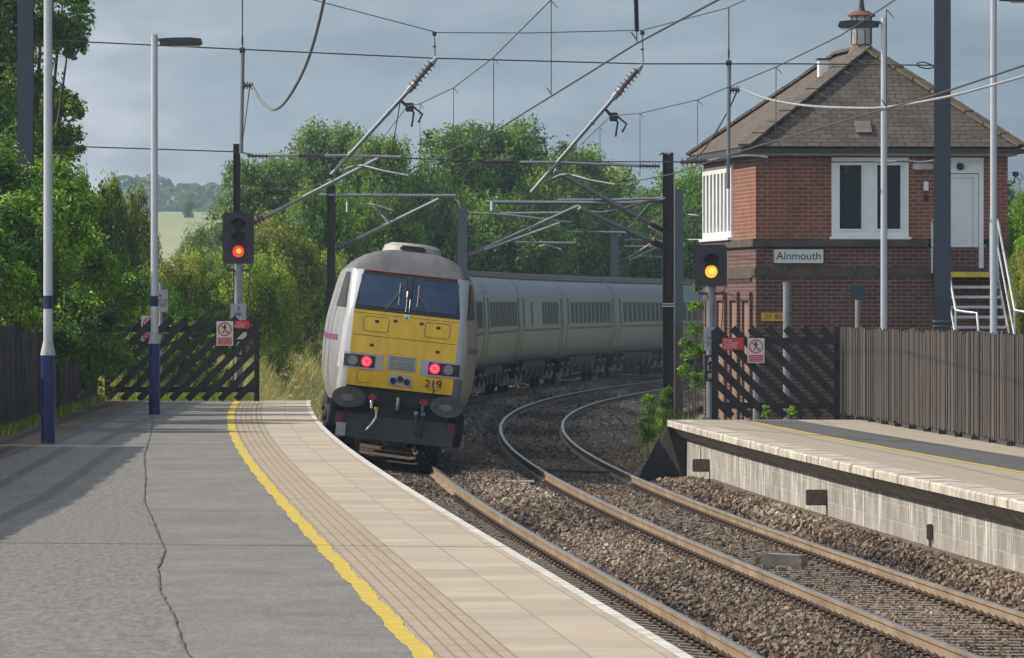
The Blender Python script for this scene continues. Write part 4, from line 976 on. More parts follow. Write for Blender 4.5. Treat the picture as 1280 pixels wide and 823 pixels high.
# ------------------------------------------------------------------ fences
M_wood = board_tone(mat('dark_weathered_wood', (.085, .072, .066), .85, var=.55, scale=5, stretch=(3, 3, .4), bump=.3))
M_woodr = board_tone(mat('grey_brown_wood', (.080, .065, .057), .85, var=.5, scale=4, stretch=(4, 4, .35), bump=.3))
M_woodb = mat('creosoted_wood', (.024, .020, .019), .8, var=.5, scale=4, bump=.2)
def slat_fence(pts, h, m, label, w=.085, gap=.012, name='slat_fence', grp=None, z0=.06, rail_side=1):
    """upright slats along a line of base points"""
    root = empty(name, pts[0], label=label, cat='fence', group=grp); o = Vector(pts[0]); rnd = random.Random(int(h * 100) + len(pts) + int(o.x * 10))
    mb = MB(); rb = MB()
    for a, b in zip(pts, pts[1:]):
        a = Vector(a) - o; b = Vector(b) - o; L = (b - a).length; d = (b - a) / L; nrm = Vector((-d.y, d.x, 0)); k = int(L / (w + gap))
        for i in range(k):
            p = a + d * ((i + .5) * L / k); hh = h + rnd.uniform(-.03, .03) + .015 * math.sin(i * .2); ww = w * rnd.uniform(.8, 1.0); tl = rnd.uniform(-.012, .012); off = nrm * rnd.uniform(-.012, .012)
            q = p + off; th = .011
            v = []
            for z, sh in ((z0 + rnd.uniform(-.03, .03), 0), (hh, tl)):
                for sx, sy in ((-1, -1), (1, -1), (1, 1), (-1, 1)):
                    c = q + d * (sx * ww / 2 + sh) + nrm * (sy * th); v.append((c.x, c.y, c.z + z + (rnd.uniform(-.008, .008) if z > 1 else 0)))
            mb.add(v, [(0, 3, 2, 1), (4, 5, 6, 7), (0, 1, 5, 4), (1, 2, 6, 5), (2, 3, 7, 6), (3, 0, 4, 7)])
        for z in (.35, h * .55, h - .25): rb.bar(a + nrm * .045 * rail_side + Vector((0, 0, z)), b + nrm * .045 * rail_side + Vector((0, 0, z)), .05, .09)
        kk = max(1, int(L / 2.4))
        for i in range(kk):
            p = a + d * (i * L / kk) + nrm * .11 * rail_side; pm = MB(); pm.box(p.x - .06, p.x + .06, p.y - .06, p.y + .06, p.z - .1, p.z + h - .06, bev=.01); pm.build('post', m, root)
    mb.build('slat_panel', m, root); rb.build('fence_rails', m, root); return root
def fz(X, Y): return float(LPZ(Y))
A = [(float(np.interp(Y, [75, 109, 151], [-6.45, -7.2, -7.86])), Y, float(LPZ(Y))) for Y in (52, 66, 79, 92, 106)]
slat_fence(A, 1.72, M_wood, 'taller dark slatted fence at the left edge, nearer the camera, with its ragged end post', w=.09, rail_side=1)
A = [(float(np.interp(Y, [75, 109, 151], [-6.55, -7.3, -7.9])) - .12, Y, float(LPZ(Y))) for Y in (106.5, 121, 136, 151.5)]
slat_fence(A, 1.60, M_wood, 'dark slatted fence half buried under the bushes behind the left platform', w=.09, rail_side=1)
A = [(5.86, 139.6, RPZ), (7.1, 109, RPZ), (8.3, 80, RPZ)]
slat_fence(A, 1.60, M_woodr, 'long brown slatted fence behind the right platform', w=.085, gap=.022, rail_side=1, z0=.09)
M_signw = mat('sign_white', (.60, .60, .58), .45, var=.08); M_signr = mat('sign_red', (.52, .03, .035), .45, var=.1); M_txt = mat('sign_black', (.02, .02, .022), .5); M_txtw = mat('text_white', (.7, .7, .68), .5, var=.05)
def crossing_sign(loc, label, rz=0, s=1):
    """white plate: walking figure struck out in a red ring over a red text block"""
    root = empty('warning_sign', loc, (0, 0, rz), label, 'sign', 'no-pedestrian signs'); root.scale = (s, s, s)
    mb = MB(); mb.box(-.15, .15, -.008, .008, -.22, .22); mb.build('plate', M_signw, root)
    mb = MB(); n = 32; R0, R1 = .125, .103; c = (0, .075)
    v = [(c[0] + r * math.cos(2 * PI * i / n), y, c[1] + r * math.sin(2 * PI * i / n)) for y in (-.012, -.009) for r in (R0, R1) for i in range(n)]
    mb.add(v, [(i, (i + 1) % n, n + (i + 1) % n, n + i) for i in range(n)]); mb.bar((-.082, -.013, .157), (.082, -.013, -.007), .004, .02, up=(1, 0, 1)); mb.build('red_ring', M_signr, root)
    mb = MB(); y = -.0105; mb.disc((0, .145), .017, .017, y, y + .002, 12)
    for p, q, w in (((0, .13), (0, .07), .032), ((-.002, .07), (-.035, .005), .018), ((.004, .07), (.03, .04), .018), ((.03, .04), (.032, 0), .015), ((-.01, .125), (-.04, .085), .012), ((.01, .125), (.04, .09), .012)):
        mb.bar((p[0], y, p[1]), (q[0], y, q[1]), .002, w, up=(1, 0, .3))
    mb.build('walking_figure', M_txt, root)
    mb = MB(); mb.box(-.128, .128, -.0105, -.0085, -.20, -.075); b = mb.build('text_block', M_signr, root)
    text('Passengers must\nnot pass this point\nor cross the line', .036, M_txtw, (0, -.012, -.137), parent=b, name='sign_text')
    return root
def barrier(x0, x1, Y, z, h, lean, label, post_right):
    root = empty('trespass_barrier', (x0, Y, z), label=label, cat='barrier', group='diagonal slatted barriers at the platform ends'); W_ = x1 - x0
    mb = MB(); mb.box(0, W_, -.02, .03, .17, .28); mb.box(0, W_, -.02, .03, h - .28, h - .17); mb.build('cross_rail', M_woodb, root)
    mb = MB(); sp = .315; zl, zh = .03, h + .0; dx = (zh - zl) * 1.0
    a = -dx
    while a < W_ + dx:
        # a sloping slat clipped to the frame width
        x_0, x_1 = (a, a + dx) if lean > 0 else (a + dx, a); t0, t1 = 0., 1.
        for lim in (0.04, W_ - .04):
            pass
        xs0, xs1 = x_0, x_1; zs0, zs1 = zl, zh
        def clip(xa, za, xb, zb, lo, hi):
            if xa == xb: return None
            f = lambda X: za + (zb - za) * (X - xa) / (xb - xa)
            if max(xa, xb) < lo or min(xa, xb) > hi: return None
            A_ = (min(max(xa, lo), hi)); B_ = (min(max(xb, lo), hi)); return A_, f(A_), B_, f(B_)
        r = clip(xs0, zs0, xs1, zs1, .0, W_)
        if r and abs(r[0] - r[2]) > .12: mb.bar((r[0], -.045, r[1]), (r[2], -.045, r[3]), .04, .13, up=(-1 if lean > 0 else 1, 0, 1))
        a += sp
    mb.build('diagonal_slats', M_woodb, root)
    for x in (0, W_):
        pm = MB(); pm.box(x - .05, x + .05, -.01, .09, -.05, h + (.02 if x else -.03), bev=.008); pm.build('post', M_woodr if (x > 0) == post_right and False else M_woodb, root)
    return root
zL = float(LPZ(152))
bl = barrier(at(134, 0, 152).x, at(321, 0, 152).x, 152, zL, 1.62, 1, 'black diagonal-slatted barrier closing the end of the left platform', True)
br = barrier(at(893, 0, 139.2).x, at(1046, 0, 139.2).x, 139.2, RPZ, 1.60, -1, 'diagonal-slatted barrier closing the end of the right platform', False)
crossing_sign(at(281, 417, 151.9) , 'no-pedestrian sign fixed to the left barrier near the red signal', 0, 1.08)
crossing_sign(at(945, 438.5, 139.08), 'no-pedestrian sign fixed to the barrier of the right platform', 0, 1.0)
crossing_sign(at(187, 411, 152.9), 'no-pedestrian sign seen through the left barrier beside the lamp post', .1, 1.1)
def red_notice(loc, w, h, label, s='Warning\nDo not trespass\non the Railway\nPenalty £1000'):
    root = empty('trespass_notice', loc, label=label, cat='sign', group='red trespass notices')
    mb = MB(); mb.box(-w / 2, w / 2, -.006, .006, -h / 2, h / 2); mb.build('plate', M_signr, root); text(s, h * .19, M_txtw, (-w * .42, -.009, 0), parent=root, name='sign_text', align='LEFT', sx=.95)
red_notice(at(303, 406, 151.9), .28, .15, 'small red trespass notice on the left barrier')
red_notice(at(916, 430, 139.08), .38, .22, 'larger red trespass notice on the right barrier')

# ------------------------------------------------------------------ lamp posts
M_pw = mat('post_white', (.50, .52, .56), .38, .05, .06, 2); M_blue = mat('post_blue', (.012, .022, .11), .38, .0, .35, 5); M_band = mat('band_dark', (.008, .012, .05), .4)
M_lantern = mat('lantern_black', (.025, .024, .028), .5)
def lamp_post(px, base_z, Y, h, head, lab, blue=True, band=2.75, arm=1):
    x = at(px, 0, Y).x; root = empty('lamp_post', (x, Y, base_z), label=lab, cat='lamp post', group='platform lamp posts')
    if blue:
        mb = MB(); mb.tube([(0, 0, -.02), (0, 0, 1.22)], .098, 20); mb.tube([(0, 0, .42), (0, 0, .50)], .108, 20); mb.box(-.05, .05, -.108, -.09, .6, 1.0, bev=.008); mb.build('base', M_blue, root)
        mb = MB(); mb.tube([(0, 0, 1.22), (0, 0, 1.26), (0, 0, 1.42)], [.106, .1, .066], 20); mb.build('collar', M_lampbox, root)
        mb = MB(); mb.tube([(0, 0, 1.42), (0, 0, h)], [.064, .056], 16); mb.build('column', M_pw, root)
        mb = MB(); mb.tube([(0, 0, 1.86), (0, 0, 2.04)], .066, 16); mb.build('blue_band', M_band, root)
    else:
        mb = MB(); mb.tube([(0, 0, 0), (0, 0, h)], [.064, .054], 16); mb.build('column', M_pw, root)
    if head:
        mb = MB(); d = arm
        mb.tube([(0, 0, h - .08), (d * .14, 0, h - .10)], .028, 8); mb.build('bracket', M_steel, root)
        mb = MB(); pr = [(.08, -.05), (.10, -.16), (.35, -.175), (.78, -.17), (.83, -.14), (.80, -.05), (.6, -.03), (.3, -.035)]
        mb.prism([(d * a, h - .02 + b) for a, b in pr], 'y', -.10, .10); hd = mb.build('lantern', M_lantern, root)
        mb = MB(); mb.box(min(d * .3, d * .78), max(d * .3, d * .78), -.085, .085, h - .215, h - .192); mb.build('lantern_glass', M_lampbox, hd)
lamp_post(60, float(LPZ(107.7)), 107.7, 6.9, False, 'white and blue lamp post nearest the camera, its top out of frame')
lamp_post(193, float(LPZ(134.5)), 134.5, 6.53, True, 'white and blue lamp post with dark lantern, standing by the left barrier')
r_ = lamp_post(640 - 5.9 * F / 64.5, float(LPZ(64.5)), 64.5, 6.5, True, 'unseen lamp post added outside the left edge of the frame to cast a shadow line')  # unseen post added for the thin shadow line across the platform
zt = at(0, 22, 141).z
lamp_post(1105, .3, 141, zt - .3, True, 'thin white lamp post in front of the signal box with lantern pointing left', False, arm=-1)
lamp_post(1242, .3, 133, at(0, -12, 133).z - .3, True, 'thin white lamp post at the right frame edge by the stair', False, arm=1)

# ------------------------------------------------------------------ colour light signals
M_head = mat('signal_black', (.018, .018, .023), .42, 0, .3, 4); M_sgrey = mat('signal_post_grey', (.24, .245, .26), .55, .3, .2, 4)
def signal(px, py_head, Y, base_z, lights, lit, emit, label, w, h, rad, plate):
    c = at(px, py_head, Y); root = empty('signal', (c.x, Y, base_z), label=label, cat='railway signal'); zc_ = c.z - base_z
    mb = MB(); mb.tube([(0, .12, -.1), (0, .12, zc_ - h / 2 + .1)], .085, 16); mb.box(-.16, .16, -.04, .28, -.05, .03); mb.build('post', M_sgrey, root)
    hb = MB(); pr = []
    for (sx, sz) in ((1, 1), (-1, 1), (-1, -1), (1, -1)):
        a0 = {(1, 1): 0, (-1, 1): PI / 2, (-1, -1): PI, (1, -1): 3 * PI / 2}[(sx, sz)]
        pr += [(sx * (w / 2 - .06) + .06 * math.cos(a0 + k * PI / 8), zc_ + sz * (h / 2 - .06) + .06 * math.sin(a0 + k * PI / 8)) for k in range(5)]
    hb.prism(pr, 'y', -.02, .02); hb.box(-w * .3, w * .3, .02, .28, zc_ - h * .42, zc_ + h * .42, bev=.02); hd = hb.build('head', M_head, root)
    for i in range(lights):
        z = zc_ + h * ((.27 - .265 * i) if lights == 3 else (.12 - .27 * i))
        on = i == lit
        mb = MB(); mb.disc((0, z), rad, rad, -.055, -.02, 24)
        m = mat('lens_lit_%s' % label.split()[0], emit, .3, emit=emit, estr=1.5) if on else mat('lens_off_%d_%s' % (i, label.split()[0]), (.006, .008, .012) if i == 0 else (.03, .012, .006), .4, spec=.25)
        mb.build('lens', m, hd)
        if on:
            mb = MB(); mb.disc((0.01, z + .01), rad * .5, rad * .42, -.06, -.056, 16); mb.build('lens_core', mat('lens_core_%s' % label.split()[0], emit, .3, emit=(1, .32, .02) if emit[1] < .2 else (1, .62, .08), estr=2.2), hd)
        mb = MB(); n = 14; R = rad * 1.22; vs = []
        for k in range(n + 1):
            a = -.25 + (PI + .5) * k / n; lng = .05 + .20 * max(0, math.sin(a)) ** .6 if math.sin(a) > 0 else .05
            for r, y in ((R, -.02), (R, -.02 - lng), (R - .012, -.02 - lng), (R - .012, -.02)): vs.append((r * math.cos(a), y, z + r * math.sin(a)))
        mb.add(vs, [(4 * k + q, 4 * k + (q + 1) % 4, 4 * k + 4 + (q + 1) % 4, 4 * k + 4 + q) for k in range(n) for q in range(4)] + [(0, 1, 2, 3), (4 * n + 3, 4 * n + 2, 4 * n + 1, 4 * n)]); mb.build('hood', M_head, hd)
    mb = MB()
    for s in (-1, 1): mb.tube([(s * .05, .1, zc_ - h / 2 - .12), (s * .20, .1, zc_ - h / 2 - .14), (s * .27, .08, zc_ - h / 2 + .0), (s * .27, .05, zc_ - h / 2 + .1)], .011, 6); 
    mb.box(-.2, .2, .06, .16, zc_ - h / 2 - .15, zc_ - h / 2 - .11); mb.build('bracket', M_dgrey, root)
    for s in (-1, 1):
        mb = MB(); mb.tube([(s * .22, .1, zc_ - h / 2 - .1), (s * .20, .14, zc_ - h / 2 - .6), (s * .14, .14, zc_ - h / 2 - 1.1)], .010, 6); mb.build('cable', M_rustbox, root)
    plate(root, base_z, Y); return root
def plL(root, bz_, Y):
    f = lambda py: at(0, py, Y).z - bz_
    mb = MB(); mb.box(-.15, .15, -.01, .01, f(400), f(380)); p = mb.build('upper_plate', mat('plate_grey', (.36, .36, .36), .5), root); text('9\nMK', .11, M_txt, (0, -.014, (f(400) + f(380)) / 2), parent=p, name='plate_lettering')
    mb = MB(); mb.box(-.14, .16, -.01, .01, f(424), f(409)); mb.build('lower_plate', M_signw, root)
    mb = MB(); mb.box(-.14, .15, -.012, .01, f(446), f(425)); p = mb.build('number_plate', M_txt, root); text('A\n12', .15, M_txtw, (0, -.016, (f(446) + f(425)) / 2), parent=p, name='plate_lettering')
def plR(root, bz_, Y):
    f = lambda py: at(0, py, Y).z - bz_
    mb = MB(); mb.box(-.13, .15, -.02, .0, f(438), f(409)); p = mb.build('upper_plate', mat('plate_grey', (.36, .36, .36), .5), root); text('9\nMK\nSTO', .10, M_txt, (0.01, -.024, (f(438) + f(409)) / 2), parent=p, name='plate_lettering')
    mb = MB(); mb.box(-.12, .08, -.022, .0, f(477), f(444)); p = mb.build('number_plate', mat('plate_navy', (.012, .016, .03), .5), root); text('A\n13\nR', .145, M_txtw, (-.02, -.026, (f(477) + f(444)) / 2), parent=p, name='plate_lettering')
signal(298, 298, 153.0, zL - .02, 3, 2, (1, .02, .012), 'red-lit three-lamp signal behind the left barrier', .61, 1.0, .11, plL)
signal(889, 332, 139.4, RPZ - .02, 2, 1, (1, .30, .01), 'amber-lit two-lamp signal beside the right barrier', .56, .74, .11, plR)
# small stop board behind the near lamp
Y = 153.6; c = at(201, 376, Y); root = empty('stop_board', (c.x, Y, zL - .3), label='small white stop board on a thin post behind the left barrier', cat='sign')
mb = MB(); mb.tube([(0, .03, 0), (0, .03, c.z - zL + .3 + .35)], .04, 8); mb.build('post', M_sgrey, root)
mb = MB(); mb.box(-.16, .14, -.015, .0, c.z - zL + .3 - .22, c.z - zL + .3 + .22); p = mb.build('plate', mat('plate_grey', (.36, .36, .36), .5), root); text('8\nCAR IV\nSTOP', .09, M_txt, (-.01, -.018, c.z - zL + .3), parent=p, name='plate_lettering')
# posts between the right barrier and the signal box
Y = 146
for px, top, lab, r in ((983, 355, 'bare grey steel post in front of the yellow plate', .065), (945, 455, 'short grey post behind the right barrier sign', .06)):
    x = at(px, 0, Y).x; mb = MB(); mb.tube([(0, 0, 0), (0, 0, at(0, top, Y).z - .2)], r, 12); mb.tube([(0, 0, at(0, top, Y).z - .2), (0, 0, at(0, top, Y).z - .17)], r * 1.15, 12)
    o = mb.build('steel_post', M_steel); o.location = (x, Y, .2); tag(o, lab, 'post', 'bare steel posts by the signal box')
x = at(1072, 0, Y).x; root = empty('post_board', (x, Y, .2), label='grey post with small dark board against the signal box wall', cat='sign')
mb = MB(); mb.tube([(0, .03, 0), (0, .03, at(0, 362, Y).z - .2)], .045, 10); mb.build('post', M_steel, root)
mb = MB(); za, zb_ = at(0, 375, Y).z - .2, at(0, 357, Y).z - .2; mb.prism([(-.11, za), (.11, za), (.13, zb_), (-.13, zb_)], 'y', -.02, .0); mb.build('board', mat('board_navy', (.03, .045, .07), .5), root)
# thin handrail seen beside the dark mast
# small orange barrow-like debris beside the weeds
# ------------------------------------------------------------------ overhead line masts
M_mast = mat('mast_grey', (.055, .065, .085), .6, .3, .25, 1.5, stretch=(1, 1, .3)); M_mastg = mat('mast_galv', (.075, .095, .105), .6, .2, .2, 2); M_mastd = mat('mast_brown', (.035, .027, .024), .7, .2, .3, 2)
M_ins = mat('insulator_brown', (.075, .04, .042), .25, 0, .2, 6, spec=.8); M_wire = mat('wire_grey', (.05, .06, .062), .6, .2, .1); M_tube = mat('tube_grey', (.20, .215, .235), .5, .4, .15, 4); M_cable = mat('feed_cable', (.30, .31, .32), .5)
def hsec(mb, x, y, w, d, z0, z1, t=.02):
    mb.box(x - w / 2, x - w / 2 + t, y - d / 2, y + d / 2, z0, z1); mb.box(x + w / 2 - t, x + w / 2, y - d / 2, y + d / 2, z0, z1); mb.box(x - w / 2 + t, x + w / 2 - t, y - .01, y + .01, z0, z1)
def mast(name, px, top, Y, w, m, label, z0=-.6, web=True, grp='overhead line masts'):
    c = at(px, top, Y); root = empty(name, (c.x, Y, z0), label=label, cat='mast', group=grp)
    mb = MB()
    if web:    # web faces the camera between flanges seen end-on
        hsec(mb, 0, 0, w, w, 0, c.z - z0)
    else:
        mb.box(-w / 2, w / 2, -w / 2, -w / 2 + .02, 0, c.z - z0); mb.box(-w / 2, w / 2, w / 2 - .02, w / 2, 0, c.z - z0); mb.box(-.01, .01, -w / 2 + .02, w / 2 - .02, 0, c.z - z0)
    mb.build('column', m, root)
    mb = MB(); mb.box(-w, w, -w, w, -.3, .15, bev=.02); mb.build('foundation', M_dkconc, root); return root
def rel(root, px, py, Y): return at(px, py, Y) - root.location
YH = 143.0
m1 = mast('overhead_mast', 32, -60, YH, .29, M_mast, 'tall dark steel mast rising out of the bushes at far left', web=False)
m2 = mast('overhead_mast', 1178, -60, YH - .5, .29, M_mast, 'tall slate-grey steel mast in front of the signal box door', web=False)
mb = MB()
for y in (0.0, .09): 
    z = at(0, 408, 142.5).z + .6 + y; mb.tube([(-.16, -.16, z), (.16, -.16, z), (.16, .16, z), (-.16, .16, z), (-.16, -.16, z)], .012, 5)
mb.build('banding', M_steel, m2)
mA = mast('overhead_mast', 296, 180, 158, .14, M_mastd, 'narrow black mast directly behind the red signal', z0=-.2)
mB = mast('overhead_mast', 414, 232, 205, .22, M_mastd, 'dark mast standing just left of the train cab')
mC = mast('overhead_mast', 578, 260, 290, .36, M_mastg, 'grey mast rising behind the train roof near the cab', web=False)
mD = mast('overhead_mast', 835, 191, 160, .22, M_mastd, 'dark brown mast on the right of the tracks, in front of a coach', web=True)
mb = MB(); mb.tube([(.13, -.08, .3), (.13, -.08, 6.3)], .013, 6); mb.build('white_conduit', M_signw, mD)
mb = MB(); zc_ = at(0, 405, 160).z + .6; mb.box(.15, .29, -.05, .05, .9, zc_); mb.build('ladder_guard', M_rustbox, mD)
mb = MB()
for py in (380, 383): 
    z = at(0, py, 160).z + .6; mb.box(-.12, .12, -.125, -.115, z - .012, z + .012)
mb.build('mast_band', M_signw, mD)
mE = mast('overhead_mast', 848, 238, 215, .26, M_mastg, 'green-grey mast just right of the dark brown mast', web=False)
mF = mast('overhead_mast', 768, 281, 330, .34, M_mastg, 'short grey mast top showing behind the coaches', web=False)
def canti(root, pts, Y, r=.035, ins=None, arm=None, name='cantilever_tube'):
    """tube from the mast end to its tip; the first stretch is an insulator"""
    a, b = rel(root, *pts[0], Y), rel(root, *pts[1], Y - .8)
    mb = MB()
    if ins:
        c = a.lerp(b, ins); mb.tube([c, b], r, 8); t = mb.build(name, M_tube, root); mb = MB(); mb.insul(a, c, r * 2.1, 6); mb.build('insulator', M_ins, t)
    else: mb.tube([a, b], r, 8); t = mb.build(name, M_tube, root)
    return t
def small(root, pts, Y, r, m, name, dy=-.6):
    k = len(pts) - 1; mb = MB(); mb.tube([rel(root, x, y, Y + dy * i / k) for i, (x, y) in enumerate(pts)], r, 6); return mb.build(name, m, root)
canti(mA, [(303, 286), (474, 198)], 158, .04, .16)
small(mA, [(303, 213), (330, 231), (350, 238), (385, 236), (408, 226)], 158, .014, M_wire, 'stay_wire')
small(mA, [(312, 110), (304, 170), (300, 186)], 158, .012, M_wire, 'jumper_wire')
canti(mB, [(421, 311), (549, 249)], 205, .045, .2)
small(mB, [(399, 244), (570, 245)], 205, .045, M_tube, 'top_tube'); small(mB, [(443, 260), (455, 254), (472, 257), (492, 264)], 205, .025, M_tube, 'steady_arm')
small(mB, [(434, 246), (434, 266)], 205, .03, M_steel, 'tube_bracket'); small(mB, [(462, 252), (487, 280)], 205, .022, M_tube, 'strut_tube')
canti(mC, [(582, 321), (726, 256)], 290, .05, .16); canti(mC, [(582, 321), (700, 279)], 290, .05, .2)
small(mC, [(582, 266), (628, 268), (715, 278)], 290, .04, M_tube, 'top_tube'); small(mC, [(626, 267), (702, 266)], 290, .045, M_tube, 'top_tube')
small(mC, [(567, 245), (578, 262)], 290, .02, M_wire, 'stay_wire'); small(mC, [(644, 303), (720, 304)], 290, .045, M_tube, 'lower_tube'); small(mC, [(674, 308), (684, 306), (702, 312)], 290, .03, M_tube, 'steady_arm')
canti(mF, [(773, 332), (829, 306)], 330, .05, .25); canti(mF, [(773, 330), (822, 300)], 330, .04, .2)
small(mF, [(670, 289), (784, 291)], 330, .05, M_tube, 'top_tube'); small(mF, [(780, 308), (830, 309)], 330, .05, M_tube, 'top_tube')
canti(mD, [(832, 290), (693, 213)], 160, .05, .14); canti(mD, [(828, 308), (724, 260)], 160, .045, .14)
small(mD, [(609, 253), (790, 254), (830, 249)], 160, .04, M_tube, 'top_tube'); small(mD, [(697, 250), (760, 250), (832, 248)], 160, .028, M_tube, 'top_tube')
small(mD, [(615, 253), (615, 265)], 160, .04, M_steel, 'tube_bracket'); small(mD, [(722, 262), (750, 266), (775, 262), (800, 254), (829, 246)], 160, .022, M_tube, 'steady_arm'); small(mD, [(812, 255), (786, 286)], 160, .02, M_tube, 'strut_tube')
mb = MB(); mb.insul(rel(mD, 829, 249, 160), rel(mD, 822, 253, 160), .09, 3); mb.build('insulator', M_ins, mD)
mb = MB(); mb.tube([rel(mD, 824, 193, 160), rel(mD, 828, 191, 160), rel(mD, 838, 193, 160)], .03, 6); mb.build('head_fitting', M_steel, mD)
small(mE, [(853, 268), (876, 270)], 215, .03, M_tube, 'top_tube'); small(mE, [(853, 300), (876, 300)], 215, .03, M_tube, 'lower_tube'); small(mE, [(853, 262), (858, 255)], 215, .02, M_steel, 'steady_arm')
small(mE, [(843, 302), (782, 300)], 215, .025, M_tube, 'lower_tube'); small(mE, [(843, 323), (800, 320)], 215, .022, M_tube, 'lower_tube')

# headspan across both tracks: span wires, drop tubes and insulators
hs = empty('headspan', (0, YH, 5), label='span wires and insulators strung across both tracks between the two tall masts', cat='overhead line')
def span(pts, r, m, name, parent, Y=YH, n=6, sm=True, root=None):
    root = root or hs; mb = MB(); P = [rel(root, q[0], q[1], q[2] if len(q) > 2 else Y) for q in pts]
    if sm and len(P) > 2:
        out = []
        for i in range(len(P) - 1):
            p0, p1, p2, p3 = P[max(i - 1, 0)], P[i], P[i + 1], P[min(i + 2, len(P) - 1)]
            for k in range(8):
                t = k / 8; out.append(.5 * ((2 * p1) + (p2 - p0) * t + (2 * p0 - 5 * p1 + 4 * p2 - p3) * t * t + (3 * p1 - p0 - 3 * p2 + p3) * t ** 3))
        P = out + [P[-1]]
    mb.tube(P, r, n); return mb.build(name, m, parent)
span([(32, -30), (230, -30), (380, -3), (543, 40)], .0085, M_wire, 'upper_span_wire', hs, sm=False)
span([(543, 41), (660, 41.5), (803, 38)], .0085, M_wire, 'upper_span_wire', hs, sm=False); span([(803, 38), (910, 10), (985, -25), (1178, -50)], .0085, M_wire, 'upper_span_wire', hs, sm=False)
span([(32, 49), (303, 62), (543, 73), (803, 80), (1000, 80), (1178, 82)], .0125, M_wire, 'cross_span_wire', hs, sm=False)
span([(32, 183), (100, 183.5), (296, 190)], .0115, M_wire, 'lower_span_wire', hs, sm=False)
span([(500, 197.5), (610, 202), (1000, 203), (1168, 202)], .0115, M_wire, 'lower_span_wire', hs, sm=False)
span([(303, 191), (316, 194)], .02, M_steel, 'span_rod', hs); span([(335, 195), (372, 194), (400, 195), (440, 194.5), (501, 196.5)], .028, M_steel, 'span_rod', hs, sm=False)
span([(650, 203), (700, 203), (800, 207.5)], .028, M_steel, 'span_rod', hs, sm=False)
for a, b, k in (((309, 195), (335, 195.5), 6), ((373, 194.5), (405, 195), 7), ((608, 202.5), (640, 202), 8), ((799, 207.5), (825, 208), 7), ((850, 203), (884, 201), 6)):
    mb = MB(); mb.insul(rel(hs, *a, YH - .02), rel(hs, *b, YH - .02), .075 if b[0] - a[0] > 28 else .055, k); mb.build('insulator', M_ins, hs)
span([(884, 201), (930, 195), (960, 197)], .025, M_steel, 'span_rod', hs)
span([(1090, 201), (1105, 203), (1130, 201), (1150, 203), (1168, 201)], .022, M_steel, 'turnbuckle', hs)
span([(1168, 84), (1160, 86), (1150, 84), (1146, 80), (1155, 78), (1168, 83)], .012, M_wire, 'wire_loop', hs)
for px, y0, y1, lo in ((303, -20, 62, 192), (911, 10, 78, 236)):
    span([(px, y0), (px, y1)], .012, M_wire, 'drop_wire', hs)
    tb = span([(px + .5, y1), (px - 1.5 if px < 400 else px - 1, lo)], .036, M_tube, 'drop_tube', hs, n=10)
    mb = MB(); c = rel(hs, px, y1 + 1, YH); mb.tube([c + Vector((-.05, 0, 0)), c + Vector((.05, 0, 0))], .05, 8); mb.tube([c + Vector((0, 0, .1)), c + Vector((0, 0, .25))], .018, 8); mb.build('clamp', M_dgrey, tb)
    q = rel(hs, px, 107 if px < 400 else 112, YH); mb = MB(); mb.insul(q + Vector((.02, 0, 0)), q + Vector((.2, -.02, -.01)), .075, 4); mb.build('insulator', M_ins, tb)
for px, y0, y1 in ((543, 41, 70), (803, 40, 78)):
    d_ = span([(px, y0), (px + 1, y1)], .010, M_wire, 'hanger', hs); mb = MB(); mb.tube([rel(hs, px, y0 - 1, YH), rel(hs, px, y0 + 4, YH)], .04, 8); mb.tube([rel(hs, px, (y0 + y1) / 2 + 2, YH), rel(hs, px, (y0 + y1) / 2 + 4, YH)], .032, 8); mb.build('hanger_clamp', M_dgrey, d_)
def pull_off(pts_top, ins_end, bottom, knee, arm_pts, label):
    root = empty('registration_arm', at(*pts_top, YH), label=label, cat='overhead arm', group='sloping pull-off tubes over the two tracks')
    T = lambda q, y=YH: at(q[0], q[1], y) - root.location
    mb = MB(); mb.tube([T(pts_top), T(pts_top).lerp(T(ins_end), .18)], [.03, .06], 10); mb.build('end_fitting', M_steel, root)
    mb = MB(); mb.insul(T(pts_top).lerp(T(ins_end), .16), T(ins_end), .095, 7); mb.build('insulator', M_ins, root)
    mb = MB(); mb.tube([T(ins_end).lerp(T(bottom), -.05), T(ins_end).lerp(T(bottom), .04)], .06, 10); mb.tube([T(ins_end), T(bottom)], .036, 10)
    for t in (.28, .75): c = T(ins_end).lerp(T(bottom), t); c2 = T(ins_end).lerp(T(bottom), t + .015); mb.tube([c, c2], .055, 8)
    mb.build('tube', M_tube, root)
    mb = MB(); mb.tube([T(knee[0]), T(knee[1])], .03, 6); k = T(knee[1]); mb.box(k.x - .03, k.x + .12, -.05, .05, k.z - .1, k.z + .06, bev=.01)
    mb.tube([k, k + Vector((.12, 0, -.12)), k + Vector((.08, 0, -.38))], .02, 6); mb.tube([k + Vector((.1, 0, .0)), k + Vector((.28, 0, -.15)), k + Vector((.2, 0, -.3))], .02, 6); mb.build('suspension_clamp', M_dgrey, root)
    mb = MB(); mb.tube([T((x, y), YH - .3 * i) for i, (x, y) in enumerate(arm_pts)], .022, 8); mb.build('steady_arm', M_tube, root)
    return root
pull_off((546, 72), (514, 110), (414, 219), ((501, 126), (509, 133)), [(424, 216), (438, 209), (453, 207), (480, 214), (512, 220)], 'long sloping tube with insulator over the train track, ending left near the cab')
pull_off((803, 81), (771, 118), (664, 241), ((757, 137), (764, 145)), [(686, 226), (700, 219), (712, 218), (740, 226), (769, 231)], 'long sloping tube with insulator over the empty middle track')
